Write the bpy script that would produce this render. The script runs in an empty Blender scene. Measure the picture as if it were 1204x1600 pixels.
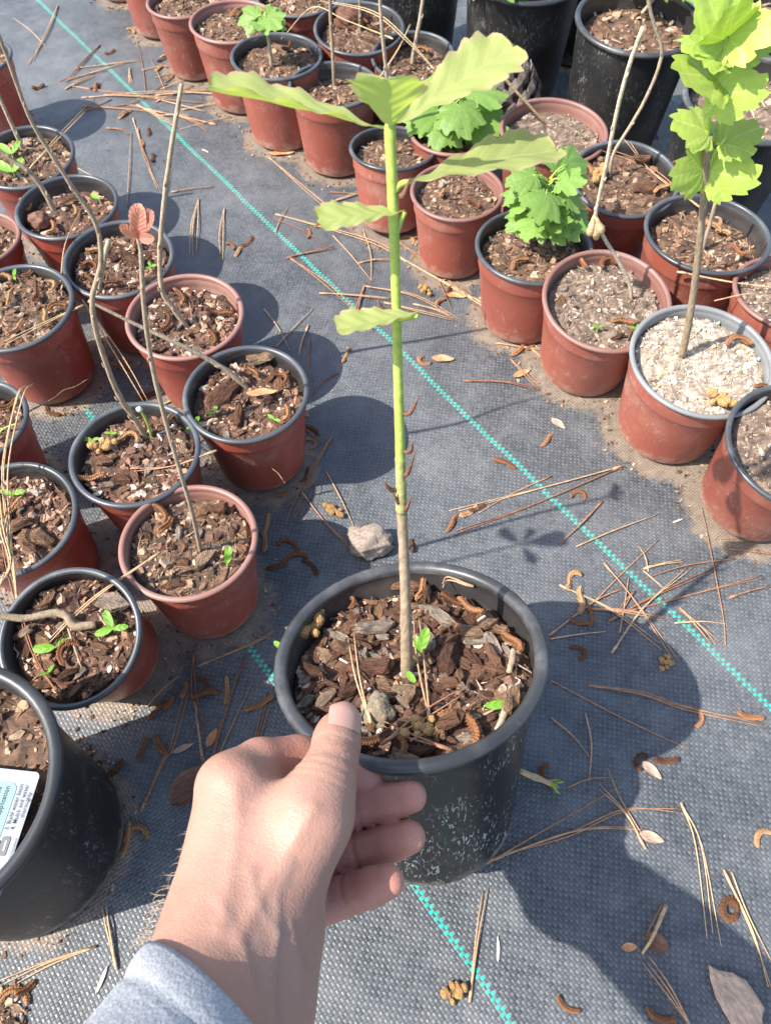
import bpy, math, random
import numpy as np
from mathutils import Vector, Matrix, noise

# ------------------------------------------------------------------ camera, sky, sun, exposure
PITCH = math.radians(57.0); CAM_H = 0.60; F = 0.75          # F: focal length / picture height
sc = bpy.context.scene
COL = sc.collection
cam_d = bpy.data.cameras.new('camera'); cam = bpy.data.objects.new('camera', cam_d); COL.objects.link(cam)
cam.location = (0, 0, CAM_H); cam.rotation_euler = (math.pi/2 - PITCH, 0, 0)
cam_d.sensor_fit = 'VERTICAL'; cam_d.sensor_height = 36; cam_d.sensor_width = 27; cam_d.lens = 36*F
cam_d.clip_start = 0.01; cam_d.clip_end = 200
cam_d.dof.use_dof = True; cam_d.dof.focus_distance = 0.50; cam_d.dof.aperture_fstop = 21.0
sc.camera = cam

SUN = Vector((-0.86, -0.30, 1.0)).normalized()               # towards the sun
world = bpy.data.worlds.new('World'); sc.world = world; world.use_nodes = True
wn = world.node_tree; bg = wn.nodes['Background']
sky = wn.nodes.new('ShaderNodeTexSky'); sky.sky_type = 'NISHITA'; sky.sun_disc = False; sky.dust_density = 1.6; sky.ozone_density = 0.8
sky.sun_elevation = math.asin(SUN.z); sky.sun_rotation = math.atan2(SUN.x, SUN.y) % (2*math.pi)
wn.links.new(sky.outputs[0], bg.inputs[0]); bg.inputs[1].default_value = 0.15
sun_d = bpy.data.lights.new('sun', 'SUN'); sun = bpy.data.objects.new('sun', sun_d); COL.objects.link(sun)
sun_d.energy = 4.1; sun_d.angle = math.radians(0.5); sun_d.color = (1.0, 0.95, 0.87)
sun.rotation_euler = (-SUN).to_track_quat('-Z', 'Y').to_euler(); sun.location = (-2, -1, 3)
sc.view_settings.view_transform = 'Standard'; sc.view_settings.look = 'None'
sc.view_settings.exposure = 1.3; sc.view_settings.gamma = 1.0
sc.view_settings.use_curve_mapping = False
sc.render.engine = 'CYCLES'
sc.cycles.max_bounces = 6; sc.cycles.transparent_max_bounces = 6
try: sc.cycles.use_denoising = True
except Exception: pass

rng = random.Random(7)
CP, SP = math.cos(PITCH), math.sin(PITCH)

# ------------------------------------------------------------------ finding places in the world
def ray(x, y):                                               # view ray, unit depth along the optical axis
    a = (x-602)/1200; b = (y-800)/1200
    return Vector((a, CP - b*SP, -(SP + b*CP)))
def gp(x, y, z=0.0):                                         # point at height z
    r = ray(x, y); t = (CAM_H - z)/-r.z
    return Vector((r.x*t, r.y*t, z))
def dp(x, y, Z):                                             # point at a given depth
    return Vector((0, 0, CAM_H)) + ray(x, y)*Z
def plane_pt(x, y, P, n):                                    # point on a plane
    r = ray(x, y); o = Vector((0, 0, CAM_H)); t = (P-o).dot(n)/r.dot(n)
    return o + r*t
def stem_pt(x, y, base, lean=0.0):                           # point on the upright plane through a stem's foot
    return plane_pt(x, y, base, Vector((0, 1, -lean)))
def hgt(x, y):                                               # the fabric's slight unevenness
    f = max(0.0, 1 - max(0, math.hypot(x, y-0.6)-1.6))
    return f*0.0035*(noise.noise(Vector((x*7, y*7, 1.3))) - 0.75) if f > 0 else -0.0026

# ------------------------------------------------------------------ mesh helpers
def link(name, me, parent=None, mats=(), smooth=True):
    o = bpy.data.objects.new(name, me); COL.objects.link(o)
    if mats is not None and not me.materials:
        for m in (mats if isinstance(mats, (list, tuple)) else [mats]): me.materials.append(m)
    if parent: o.parent = parent
    return o
def mesh(name, v, f, smooth=True, cols=None, uvs=None):
    me = bpy.data.meshes.new(name); me.from_pydata([tuple(p) for p in v], [], f); me.update()
    if smooth: me.polygons.foreach_set('use_smooth', [True]*len(me.polygons))
    if cols is not None:
        ca = me.color_attributes.new('tint', 'FLOAT_COLOR', 'POINT')
        ca.data.foreach_set('color', np.array(cols, dtype=np.float32).ravel())
    if uvs is not None:
        ul = me.uv_layers.new(name='UVMap'); idx = np.empty(len(me.loops), dtype=np.int32)
        me.loops.foreach_get('vertex_index', idx)
        ul.data.foreach_set('uv', np.array(uvs, dtype=np.float32)[idx].ravel())
    return me
def empty(name, M):
    o = bpy.data.objects.new(name, None); COL.objects.link(o); o.matrix_world = M; o.empty_display_size = 0.01
    return o
def tag(o, label=None, cat=None, group=None, kind=None):
    if label: o['label'] = label
    if cat: o['category'] = cat
    if group: o['group'] = group
    if kind: o['kind'] = kind
    return o
def lathe(prof, n=64):
    v, f = [], []
    for r, z in prof:
        for i in range(n):
            a = 2*math.pi*i/n; v.append((r*math.cos(a), r*math.sin(a), z))
    for j in range(len(prof)-1):
        for i in range(n):
            k = (i+1) % n; f.append((j*n+i, j*n+k, (j+1)*n+k, (j+1)*n+i))
    return v, f
def spline(P, R, n=6):                                       # Catmull-Rom through points with radii
    P = [Vector(p) for p in P]
    if len(P) < 3: 
        return [P[0].lerp(P[1], i/n) for i in range(n+1)], [R[0]+(R[1]-R[0])*i/n for i in range(n+1)]
    Q = [P[0]*2-P[1]] + P + [P[-1]*2-P[-2]]; out, rr = [], []
    for i in range(1, len(Q)-2):
        for k in range(n):
            t = k/n; a, b, c, d = Q[i-1], Q[i], Q[i+1], Q[i+2]
            out.append(0.5*((2*b)+(c-a)*t+(2*a-5*b+4*c-d)*t*t+(3*b-a-3*c+d)*t**3))
            rr.append(R[i-1]+(R[i]-R[i-1])*t)
    out.append(P[-1]); rr.append(R[-1])
    return out, rr
def tube(P, R, segs=8, v=None, f=None, jit=0.0, r=rng):
    v = [] if v is None else v; f = [] if f is None else f
    b0 = len(v); t0 = (P[1]-P[0]).normalized()
    up = Vector((0, 0, 1)) if abs(t0.z) < 0.9 else Vector((1, 0, 0))
    nrm = (up - t0*up.dot(t0)).normalized()
    for i, p in enumerate(P):
        t = (P[min(i+1, len(P)-1)]-P[max(i-1, 0)])
        t = t.normalized() if t.length > 1e-9 else t0
        nrm = (nrm - t*nrm.dot(t)).normalized(); bi = t.cross(nrm)
        for k in range(segs):
            a = 2*math.pi*k/segs; rr = R[i]*(1+r.uniform(-jit, jit))
            v.append(p + (nrm*math.cos(a)+bi*math.sin(a))*rr)
    for i in range(len(P)-1):
        for k in range(segs):
            m = (k+1) % segs
            f.append((b0+i*segs+k, b0+i*segs+m, b0+(i+1)*segs+m, b0+(i+1)*segs+k))
    f.append(tuple(b0+k for k in reversed(range(segs))))
    f.append(tuple(b0+(len(P)-1)*segs+k for k in range(segs)))
    return v, f

# ------------------------------------------------------------------ material helpers
class NT:
    def __init__(s, name):
        s.m = bpy.data.materials.new(name); s.m.use_nodes = True; s.t = s.m.node_tree
        s.b = s.t.nodes['Principled BSDF']; s.out = s.t.nodes['Material Output']
        s.tc = s.t.nodes.new('ShaderNodeTexCoord')
    def n(s, typ, **kw):
        q = s.t.nodes.new('ShaderNode'+typ)
        for k, v in kw.items(): setattr(q, k, v)
        return q
    def set(s, sock, v):
        if isinstance(v, bpy.types.NodeSocket): s.t.links.new(v, sock)
        else: sock.default_value = v
    def math(s, op, a, b=0.0, c=None):
        q = s.n('Math', operation=op); s.set(q.inputs[0], a); s.set(q.inputs[1], b)
        if c is not None: s.set(q.inputs[2], c)
        return q.outputs[0]
    def noise(s, scale, detail=4, rough=0.55, vec=None, dist=0.0, out=0):
        q = s.n('TexNoise'); q.inputs['Scale'].default_value = scale; q.inputs['Detail'].default_value = detail
        q.inputs['Roughness'].default_value = rough; q.inputs['Distortion'].default_value = dist
        s.t.links.new(vec or s.tc.outputs['Object'], q.inputs['Vector']); return q.outputs[out]
    def vor(s, scale, vec=None, feature='F1', out='Distance'):
        q = s.n('TexVoronoi', feature=feature); q.inputs['Scale'].default_value = scale
        s.t.links.new(vec or s.tc.outputs['Object'], q.inputs['Vector']); return q.outputs[out]
    def ramp(s, fac, stops):
        q = s.n('ValToRGB'); e = q.color_ramp.elements
        while len(e) < len(stops): e.new(0.5)
        for el, (p, c) in zip(e, stops): el.position = p; el.color = (*c, 1) if len(c) == 3 else c
        s.set(q.inputs[0], fac); return q.outputs[0]
    def mix(s, fac, a, b, typ='MIX'):
        q = s.n('Mix', data_type='RGBA', blend_type=typ)
        s.set(q.inputs[0], fac)
        for i, v in ((6, a), (7, b)): s.set(q.inputs[i], (*v, 1) if isinstance(v, tuple) and len(v) == 3 else v)
        return q.outputs[2]
    def mapr(s, v, a, b, c=0.0, d=1.0):
        q = s.n('MapRange'); s.set(q.inputs[0], v)
        for i, x in enumerate((a, b, c, d)): q.inputs[i+1].default_value = x
        return q.outputs[0]
    def vscale(s, vec, sc3):
        q = s.n('Mapping'); q.inputs['Scale'].default_value = sc3; s.t.links.new(vec, q.inputs['Vector']); return q.outputs[0]
    def bump(s, h, dist=0.001, strength=1.0, nrm=None):
        q = s.n('Bump'); q.inputs['Distance'].default_value = dist; q.inputs['Strength'].default_value = strength
        s.set(q.inputs['Height'], h)
        if nrm: s.t.links.new(nrm, q.inputs['Normal'])
        s.t.links.new(q.outputs[0], s.b.inputs['Normal']); return q.outputs[0]
    def base(s, c, rough=0.5, spec=0.5):
        s.set(s.b.inputs['Base Color'], (*c, 1) if isinstance(c, tuple) and len(c) == 3 else c)
        s.set(s.b.inputs['Roughness'], rough); s.set(s.b.inputs['Specular IOR Level'], spec)
    def rand(s):
        return s.n('ObjectInfo').outputs['Random']

# ---- weed fabric: woven tapes, two green marker threads every 0.308 m
DIRN = Vector((0.804, 0.594)).normalized(); PV = 0.308/114; PU = 0.0027
def fabric_mat():
    s = NT('woven_fabric'); sep = s.n('SeparateXYZ')
    wob = s.noise(9, 2, out=1)
    add = s.n('VectorMath', operation='MULTIPLY_ADD'); s.t.links.new(wob, add.inputs[0]); add.inputs[1].default_value = (0.006,)*3
    s.t.links.new(s.tc.outputs['Object'], add.inputs[2]); s.t.links.new(add.outputs[0], sep.inputs[0])
    x, y = sep.outputs[0], sep.outputs[1]
    v = s.math('ADD', s.math('MULTIPLY', x, DIRN.x/PV), s.math('MULTIPLY', y, DIRN.y/PV))
    v = s.math('ADD', v, 1 - 0.0655/PV + 1140)
    u = s.math('ADD', s.math('MULTIPLY', x, -DIRN.y/PU), s.math('MULTIPLY', y, DIRN.x/PU)); u = s.math('ADD', u, 5000)
    iu, iv = s.math('FLOOR', u), s.math('FLOOR', v); fu, fv = s.math('FRACT', u), s.math('FRACT', v)
    par = s.math('MODULO', s.math('ADD', iu, iv), 2.0)
    warp = s.math('LESS_THAN', par, 0.5)
    green = s.math('LESS_THAN', s.math('MODULO', iv, 114.0), 1.5)
    cell = s.n('CombineXYZ'); s.t.links.new(iu, cell.inputs[0]); s.t.links.new(iv, cell.inputs[1])
    wnz = s.n('TexWhiteNoise', noise_dimensions='2D'); s.t.links.new(cell.outputs[0], wnz.inputs[0]); rnd = wnz.outputs[0]
    su = s.math('SINE', s.math('MULTIPLY', fu, math.pi)); sv = s.math('SINE', s.math('MULTIPLY', fv, math.pi))
    flat_u = s.math('POWER', su, 0.25); flat_v = s.math('POWER', sv, 0.25)
    hw = s.math('MULTIPLY', su, flat_v); hf = s.math('MULTIPLY', sv, flat_u)
    q = s.n('Mix', data_type='FLOAT'); s.set(q.inputs[0], warp); s.set(q.inputs[2], hf); s.set(q.inputs[3], hw); h = q.outputs[0]
    # dust and wear with their own shapes
    d1 = s.mapr(s.noise(3.1, 5, 0.6), 0.42, 0.72); d2 = s.mapr(s.noise(26, 6, 0.7), 0.45, 0.8)
    dust = s.math('MULTIPLY', s.math('ADD', s.math('MULTIPLY', d1, 0.5), s.math('MULTIPLY', d2, 0.5)), 0.62)
    weft_c = s.mix(rnd, (0.058, 0.064, 0.070), (0.096, 0.104, 0.111)); warp_c = s.mix(rnd, (0.036, 0.041, 0.046), (0.063, 0.069, 0.076))
    c = s.mix(warp, weft_c, warp_c)
    c = s.mix(s.math('MULTIPLY', green, warp), c, s.mix(rnd, (0.01, 0.33, 0.24), (0.02, 0.48, 0.36)))
    c = s.mix(dust, c, (0.25, 0.255, 0.255))
    dat = s.n('Attribute', attribute_name='dirt').outputs['Fac']; dn = s.math('ADD', s.noise(45, 6, 0.7), s.math('MULTIPLY', s.noise(300, 3, 0.6), 0.35))
    dm = s.mapr(s.math('ADD', s.math('MULTIPLY', dat, 0.75), dn), 1.02, 1.25)
    c = s.mix(s.math('MULTIPLY', dm, 0.85), c, s.mix(s.noise(120, 4), (0.10, 0.07, 0.05), (0.34, 0.27, 0.20)))
    edge = s.mapr(h, 0.0, 0.40, 0.60, 1.0); c = s.mix(1.0, c, edge, 'MULTIPLY')      # gaps between the tapes
    spk = s.mapr(s.vor(55), 0.0, 0.05, 1.0, 0.0); keep = s.math('GREATER_THAN', s.noise(17, 2), 0.60)
    c = s.mix(s.math('MULTIPLY', spk, keep), c, (0.30, 0.25, 0.2))
    s.base(c, s.mapr(rnd, 0, 1, 0.40, 0.62), 0.45)
    tiltn = s.math('MULTIPLY', rnd, 0.35)
    hh = s.math('ADD', h, s.math('MULTIPLY', tiltn, s.math('ADD', fu, fv)))
    big = s.math('MULTIPLY', s.noise(22, 3), 6.0)
    s.bump(s.math('ADD', hh, big), 0.0006, 0.6)
    return s.m
FABRIC = fabric_mat()

def plastic(name, c, rough=0.42, dust=(0.35, 0.28, 0.22), amt=0.25, streak=None, dirt=None):
    s = NT(name); r = s.rand()
    geo = s.n('NewGeometry')
    off = s.n('VectorMath', operation='ADD'); s.t.links.new(s.tc.outputs['Object'], off.inputs[0])
    cmb = s.n('CombineXYZ'); s.t.links.new(s.math('MULTIPLY', r, 7.0), cmb.inputs[0]); s.t.links.new(cmb.outputs[0], off.inputs[1])
    V = off.outputs[0]
    vary = s.mapr(r, 0, 1, 0.78, 1.18)
    col = s.mix(1.0, c, vary, 'MULTIPLY')
    n1 = s.mapr(s.noise(34, 6, 0.65, V), 0.45, 0.8); n2 = s.mapr(s.noise(11, 3, 0.6, V), 0.42, 0.75)
    d = s.math('MULTIPLY', s.math('MULTIPLY', n1, n2), amt*2.2)
    d = s.math('ADD', d, s.math('MULTIPLY', n2, amt*0.3))
    if dirt:                                                  # soil splashed up the foot of the wall
        sp = s.n('SeparateXYZ'); s.t.links.new(s.tc.outputs['Object'], sp.inputs[0])
        z = s.math('ADD', sp.outputs[2], s.math('MULTIPLY', s.math('SUBTRACT', s.noise(85, 6, 0.75, V), 0.5), 0.05))
        d = s.math('MAXIMUM', d, s.math('MULTIPLY', s.mapr(z, dirt*.75, 0.0), 0.8))
    col = s.mix(d, col, dust)
    if streak:
        sv = s.vscale(V, (1, 1, 0.28))
        a = s.mapr(s.noise(420, 3, 0.6, sv, 1.2), 0.57, 0.66); b = s.mapr(s.noise(22, 3, 0.6, V), 0.40, 0.62)
        col = s.mix(s.math('MULTIPLY', s.math('MULTIPLY', a, b), streak), col, (0.62, 0.60, 0.56))
    s.base(col, s.math('ADD', s.math('MULTIPLY', d, 0.45), rough), 0.5)
    s.bump(s.noise(90, 3, 0.5, V), 0.0004, 0.35)
    return s.m
RED = plastic('terracotta_plastic', (0.28, 0.055, 0.034), 0.38, (0.36, 0.2, 0.15), 0.42, 0.22, dirt=0.014)
RED_FADED = plastic('faded_terracotta_plastic', (0.235, 0.062, 0.040), 0.46, (0.42, 0.27, 0.2), 0.42, 0.25, dirt=0.02)
BROWN_RIM = plastic('brown_pink_plastic', (0.20, 0.095, 0.075), 0.45, (0.4, 0.3, 0.25), 0.22)
GREY_RIM = plastic('dark_grey_plastic', (0.045, 0.05, 0.056), 0.36, (0.36, 0.36, 0.36), 0.22)
PALE_RIM = plastic('sun_bleached_grey_plastic', (0.16, 0.165, 0.165), 0.45, (0.42, 0.4, 0.37), 0.3)
BLACK = plastic('black_plastic', (0.008, 0.008, 0.0085), 0.32, (0.24, 0.21, 0.17), 0.045, 0.9, 0.016)
BLACK_DUSTY = plastic('dusty_black_plastic', (0.011, 0.011, 0.0115), 0.45, (0.22, 0.2, 0.165), 0.12, 0.25, 0.02)
BLACK_IN = plastic('black_inner_plastic', (0.028, 0.026, 0.026), 0.38, (0.3, 0.25, 0.22), 0.16)
BLACK_RIM = plastic('black_rim_plastic', (0.03, 0.031, 0.033), 0.34, (0.34, 0.33, 0.32), 0.34)

def bark_mat(name, stops, use_attr=False, rough=0.85, gs=420, bd=0.0008, stretch=(0.35, 1, 1), lo=.5, hi=1.45):
    s = NT(name)
    if use_attr:
        a = s.n('Attribute', attribute_name='tint'); c = a.outputs['Color']
    else:
        c = s.ramp(s.rand(), stops)
    g = s.noise(gs, 5, 0.7, s.vscale(s.tc.outputs['Object'], stretch))
    c = s.mix(1.0, c, s.mapr(g, 0.28, 0.75, lo, hi), 'MULTIPLY')
    s.base(c, rough, 0.25); s.bump(g, bd, 0.8); return s.m
BARK = bark_mat('bark_chips', [(0, (0.12, 0.058, 0.037)), (0.2, (0.22, 0.105, 0.063)), (0.45, (0.32, 0.165, 0.098)), (0.65, (0.42, 0.245, 0.135)), (0.82, (0.43, 0.32, 0.24)), (1, (0.52, 0.42, 0.33))], gs=7, bd=0.12, stretch=(0.3, 1.2, 1.2), lo=.4, hi=1.5)
MIX = bark_mat('potting_mix', None, True)
CATKIN = bark_mat('catkins', [(0, (0.10, 0.045, 0.024)), (0.3, (0.20, 0.085, 0.038)), (0.65, (0.32, 0.15, 0.068)), (1, (0.44, 0.26, 0.13))], gs=1500, bd=0.0009, stretch=(1, 1, 1), lo=.3, hi=1.6)
CATKIN_Y = bark_mat('yellow_catkins', [(0, (0.32, 0.185, 0.07)), (1, (0.44, 0.27, 0.11))], gs=1300, bd=0.0009, stretch=(1, 1, 1), lo=.35, hi=1.5)
NEEDLE = bark_mat('pine_needles', [(0, (0.22, 0.095, 0.052)), (0.4, (0.36, 0.20, 0.115)), (1, (0.50, 0.34, 0.20))], rough=0.6)
STRAW = bark_mat('pale_straw', [(0, (0.42, 0.29, 0.15)), (1, (0.5, 0.36, 0.2))], rough=0.6)
WOOD = bark_mat('grey_brown_stem', [(0, (0.27, 0.20, 0.13)), (1, (0.38, 0.30, 0.21))], stretch=(1, 1, .3))
WOOD_PALE = bark_mat('pale_dry_stem', [(0, (0.40, 0.32, 0.23)), (1, (0.50, 0.41, 0.30))])
CLOD = bark_mat('dry_soil', [(0, (0.30, 0.24, 0.19)), (1, (0.36, 0.29, 0.23))], bd=.002, stretch=(1, 1, 1))
STONE = bark_mat('tan_stone', [(0, (0.24, 0.19, 0.13)), (1, (0.26, 0.2, 0.14))], bd=.002, stretch=(1, 1, 1))
DEADLEAF = bark_mat('dead_leaf', [(0, (0.12, 0.055, 0.035)), (1, (0.18, 0.09, 0.06))], rough=0.7)
ORANGE_LEAF = bark_mat('orange_dry_leaf', [(0, (0.42, 0.19, 0.08)), (1, (0.5, 0.28, 0.15))], rough=0.6)
FLAKE = bark_mat('pale_bark_flake', [(0, (0.40, 0.27, 0.19)), (1, (0.48, 0.36, 0.27))], rough=0.7)
CONE = bark_mat('grey_cone', [(0, (0.10, 0.075, 0.06)), (1, (0.24, 0.20, 0.165))])
WHITE_CUT = bark_mat('pale_cut_wood', [(0, (0.6, 0.55, 0.44)), (1, (0.65, 0.6, 0.5))])

def leaf_mat(name, c1, c2, vein=(0.45, 0.55, 0.2), trans=0.45, edge=None, nv=7.0, polar=False, slope=0.5, gloss=0.45):
    s = NT(name); uv = s.n('SeparateXYZ'); s.t.links.new(s.tc.outputs['UV'], uv.inputs[0]); a, t = uv.outputs[0], uv.outputs[1]
    at = s.math('ABSOLUTE', t)
    c = s.mix(s.noise(60, 4, 0.6), c1, c2)
    c = s.mix(1.0, c, s.mapr(s.rand(), 0, 1, 0.85, 1.15), 'MULTIPLY')
    if polar:                                                # u: radius, v: angle in lobe units
        fr = s.math('ABSOLUTE', s.math('SUBTRACT', s.math('FRACT', s.math('ADD', t, 0.5)), 0.5))
        ln = s.mapr(s.math('MULTIPLY', fr, s.math('ADD', a, 0.08)), 0.0, 0.035, 1.0, 0.0)
        fine = s.math('ABSOLUTE', s.math('SUBTRACT', s.math('FRACT', s.math('MULTIPLY', s.math('SUBTRACT', a, s.math('MULTIPLY', fr, slope)), nv)), 0.5))
    else:
        ln = s.mapr(at, 0.0, 0.045, 1.0, 0.0)
        fine = s.math('ABSOLUTE', s.math('SUBTRACT', s.math('FRACT', s.math('MULTIPLY', s.math('SUBTRACT', a, s.math('MULTIPLY', at, slope*0.4)), nv)), 0.5))
    ln2 = s.mapr(fine, 0.0, 0.07, 0.6, 0.0)
    vv = s.math('MAXIMUM', ln, ln2); c = s.mix(s.math('MULTIPLY', vv, 0.38 if polar else 0.62), c, vein); c = s.mix(s.mapr(s.noise(9, 5, .7), .55, .78, 0, .35), c, (0.42, 0.36, 0.14))
    if edge:
        e = s.mapr(at if not polar else a, 0.80, 1.0); c = s.mix(s.math('MULTIPLY', e, 0.7), c, edge)
    s.base(c, gloss, 0.35)
    q = s.mapr(fine, 0.0, 0.5); nb = s.bump(s.math('SUBTRACT', q, s.math('MULTIPLY', ln, 0.6)), 0.0006, 0.22 if polar else 0.4)
    tr = s.n('BsdfTranslucent'); s.set(tr.inputs[0], s.mix(1.0, c, (1.15, 1.25, 0.45), 'MULTIPLY')); s.t.links.new(nb, tr.inputs[1])
    mx = s.n('MixShader'); mx.inputs[0].default_value = trans
    s.t.links.new(s.b.outputs[0], mx.inputs[1]); s.t.links.new(tr.outputs[0], mx.inputs[2]); s.t.links.new(mx.outputs[0], s.out.inputs[0])
    return s.m
OAK = leaf_mat('oak_leaf', (0.33, 0.40, 0.10), (0.45, 0.48, 0.20), (0.50, 0.52, 0.24), 0.5, (0.52, 0.36, 0.25), 6, gloss=0.6)
LIME = leaf_mat('lime_leaf', (0.29, 0.41, 0.05), (0.42, 0.52, 0.12), (0.58, 0.66, 0.28), 0.36, None, 5, True)
GREEN = leaf_mat('green_leaf', (0.14, 0.26, 0.045), (0.24, 0.38, 0.09), (0.32, 0.46, 0.16), 0.38, None, 5, True)
PINK = leaf_mat('pink_leaf', (0.50, 0.16, 0.13), (0.62, 0.26, 0.20), (0.66, 0.40, 0.30), 0.40, (0.6, 0.34, 0.28), 7)
SPROUT = leaf_mat('sprout_leaf', (0.15, 0.36, 0.03), (0.22, 0.46, 0.05), (0.35, 0.55, 0.15), 0.40, None, 3)
def simple(name, c, rough=0.6, nz=80, amp=0.35, spec=0.4):
    s = NT(name); g = s.noise(nz, 4, 0.6); s.base(s.mix(1.0, c, s.mapr(g, 0.2, 0.8, 1-amp, 1+amp), 'MULTIPLY'), rough, spec); s.bump(g, 0.0005, 0.4); return s.m
SHOOT = simple('green_shoot', (0.30, 0.38, 0.07), 0.7, 300, 0.3)
TWIGGREEN = simple('green_petiole', (0.30, 0.42, 0.06), 0.5)

# ------------------------------------------------------------------ ground
def axis(lo, hi, step, far):
    a = list(np.arange(lo, hi+1e-6, step)); g = step
    while a[-1] < far: g *= 1.6; a.append(a[-1]+g)
    g = step
    while a[0] > -far: g *= 1.6; a.insert(0, a[0]-g)
    return a
xs, ys = axis(-0.8, 0.8, 0.014, 30), axis(-0.2, 1.7, 0.014, 30)
gv = [(x, y, hgt(x, y)) for y in ys for x in xs]; nx = len(xs)
gf = [(j*nx+i, j*nx+i+1, (j+1)*nx+i+1, (j+1)*nx+i) for j in range(len(ys)-1) for i in range(nx-1)]
GROUND_ME = mesh('ground', gv, gf); ground = link('ground', GROUND_ME, None, FABRIC)
tag(ground, 'grey woven weed fabric with two green marker threads', 'ground', kind='structure')

# ------------------------------------------------------------------ pots
POT = {}                                                     # name -> dict(M, D, H, soil z, soil radius)
def pot_matrix(X, Y, D, tx, ty, rb):
    R = Matrix.Rotation(tx, 4, 'Y') @ Matrix.Rotation(-ty, 4, 'X')
    low = min((R @ Vector((rb*math.cos(a), rb*math.sin(a), 0))).z for a in np.linspace(0, 6.283, 48))
    return Matrix.Translation((X, Y, -low + 0.0002)) @ R
def make_pot(key, name, label, X, Y, D, k, ty, tx=0.0, body=RED, rim=GREY_RIM, inner=BLACK_IN, depth=0.2, rbf=0.37, group=None, band=True, lip=0.0024):
    H = k*D; R = D/2; rb = rbf*D; M = pot_matrix(X, Y, D, tx, ty, rb)
    root = empty(name, M); tag(root, label, 'pot', group)
    th = 0.0013; rt = R-lip*1.3
    def wall(z): return rb + (rt-rb)*z/H
    prof = [(0.0001, 0.004), (rb*0.8, 0.004), (rb*0.86, 0), (rb-0.004, 0), (rb-0.0012, 0.0012), (wall(0.004), 0.004)]
    zb = 0.76*H
    prof += [(wall(z), z) for z in np.linspace(0.012, zb-0.001, 5)]
    if band: prof += [(wall(zb)+0.0003, zb), (wall(zb)+0.0011, zb+0.0012)]; ex = 0.0009
    else: ex = 0.0
    prof += [(wall(z)+ex*(1-(z-zb)/(H-zb)), z) for z in np.linspace(zb+0.004, H-0.0048, 3)]
    v, f = lathe(prof); link('body', mesh('pot_body', v, f), root, body)
    c = (R-lip, H-lip*0.9)
    rp = [(c[0]-lip+0.0004, H-0.0060)] + [(c[0]+lip*math.cos(a), c[1]+lip*0.9*math.sin(a)) for a in np.linspace(math.pi, -math.pi*0.55, 12)] + [(wall(H-0.0045)+0.0004, H-0.0050)]
    v, f = lathe(rp); link('rim', mesh('pot_rim', v, [q[::-1] for q in f]), root, rim)
    zs = H*(1-depth)-0.012
    def iw(z): return wall(z)-th
    ip = [(iw(zs)-0.0003, zs), (iw(H*0.84)-0.0005, H*0.84), (iw(H*0.86)+0.0003, H*0.86)] + [(iw(z), z) for z in np.linspace(H*0.89, H-0.0068, 3)] + [(c[0]-lip+0.0003, H-0.0052)]
    v, f = lathe(ip); link('inner_wall', mesh('pot_inner_wall', v, [q[::-1] for q in f]), root, inner)
    zsoil = H*(1-depth)
    POT[key] = dict(M=M, D=D, H=H, z=zsoil, r=iw(zsoil)-0.0006, root=root)
    return root
P0 = {
'L1':(-0.2220,0.2444,0.1017,0.90,-0.256), 'L2':(-0.1492,0.2992,0.1062,0.90,0.026), 'L3':(-0.2065,0.3884,0.1073,0.90,-0.034),
'L4':(-0.1190,0.4521,0.1097,0.90,-0.033), 'L5':(-0.1869,0.5475,0.1103,0.90,-0.045), 'L6':(-0.2631,0.6305,0.1097,0.90,-0.068),
'L7':(-0.3336,0.7131,0.1080,0.90,-0.023), 'L8':(-0.3998,0.8034,0.1089,0.90,-0.078), 'L9':(-0.3456,0.5597,0.1113,0.90,-0.070),
'L10':(-0.4248,0.6574,0.1023,0.90,0.04), 'L11':(-0.5264,1.0139,0.1067,0.90,0.006), 'L12':(-0.3545,0.4150,0.1036,0.90,0.040),
'L13':(-0.2916,0.3309,0.1032,0.90,-0.096), 'R1':(-0.352,1.30,0.106,0.90,0.0), 'R0':(-0.43,1.42,0.106,0.90,0.0), 'R2':(-0.2796,1.1776,0.1033,0.90,-0.006), 'R3':(-0.2013,1.0953,0.1157,0.90,-0.011),
'R4':(-0.1382,1.0048,0.1160,0.90,-0.003), 'R5':(-0.0634,0.9447,0.1112,0.90,0.016), 'R6':(-0.0334,1.0748,0.1182,0.90,-0.099),
'R6b':(-0.125,1.17,0.11,0.90,0.0), 'R7':(0.0368,1.0226,0.1078,0.90,-0.096), 'R8':(0.0069,0.8208,0.0999,0.90,0.069), 'R8b':(0.0800,0.8516,0.1036,0.90,0.039),
'R9':(0.0789,0.7465,0.1023,0.90,-0.020), 'R10':(0.1510,0.6478,0.1187,0.82,-0.002), 'R11':(0.2074,0.5736,0.1207,0.84,-0.161),
'R12':(0.1872,0.8340,0.1219,0.90,-0.057), 'R13':(0.2561,0.7581,0.1156,0.90,-0.139), 'R14':(0.3219,0.6549,0.1255,0.86,-0.008),
'R15':(0.2775,0.4899,0.1270,0.82,-0.094), 'R16':(0.3877,0.5675,0.1130,0.90,0.036), 'R17':(0.3373,0.4000,0.1203,0.84,-0.141)}
G = 'g'; Bn = 'b'; W = 'w'
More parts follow.
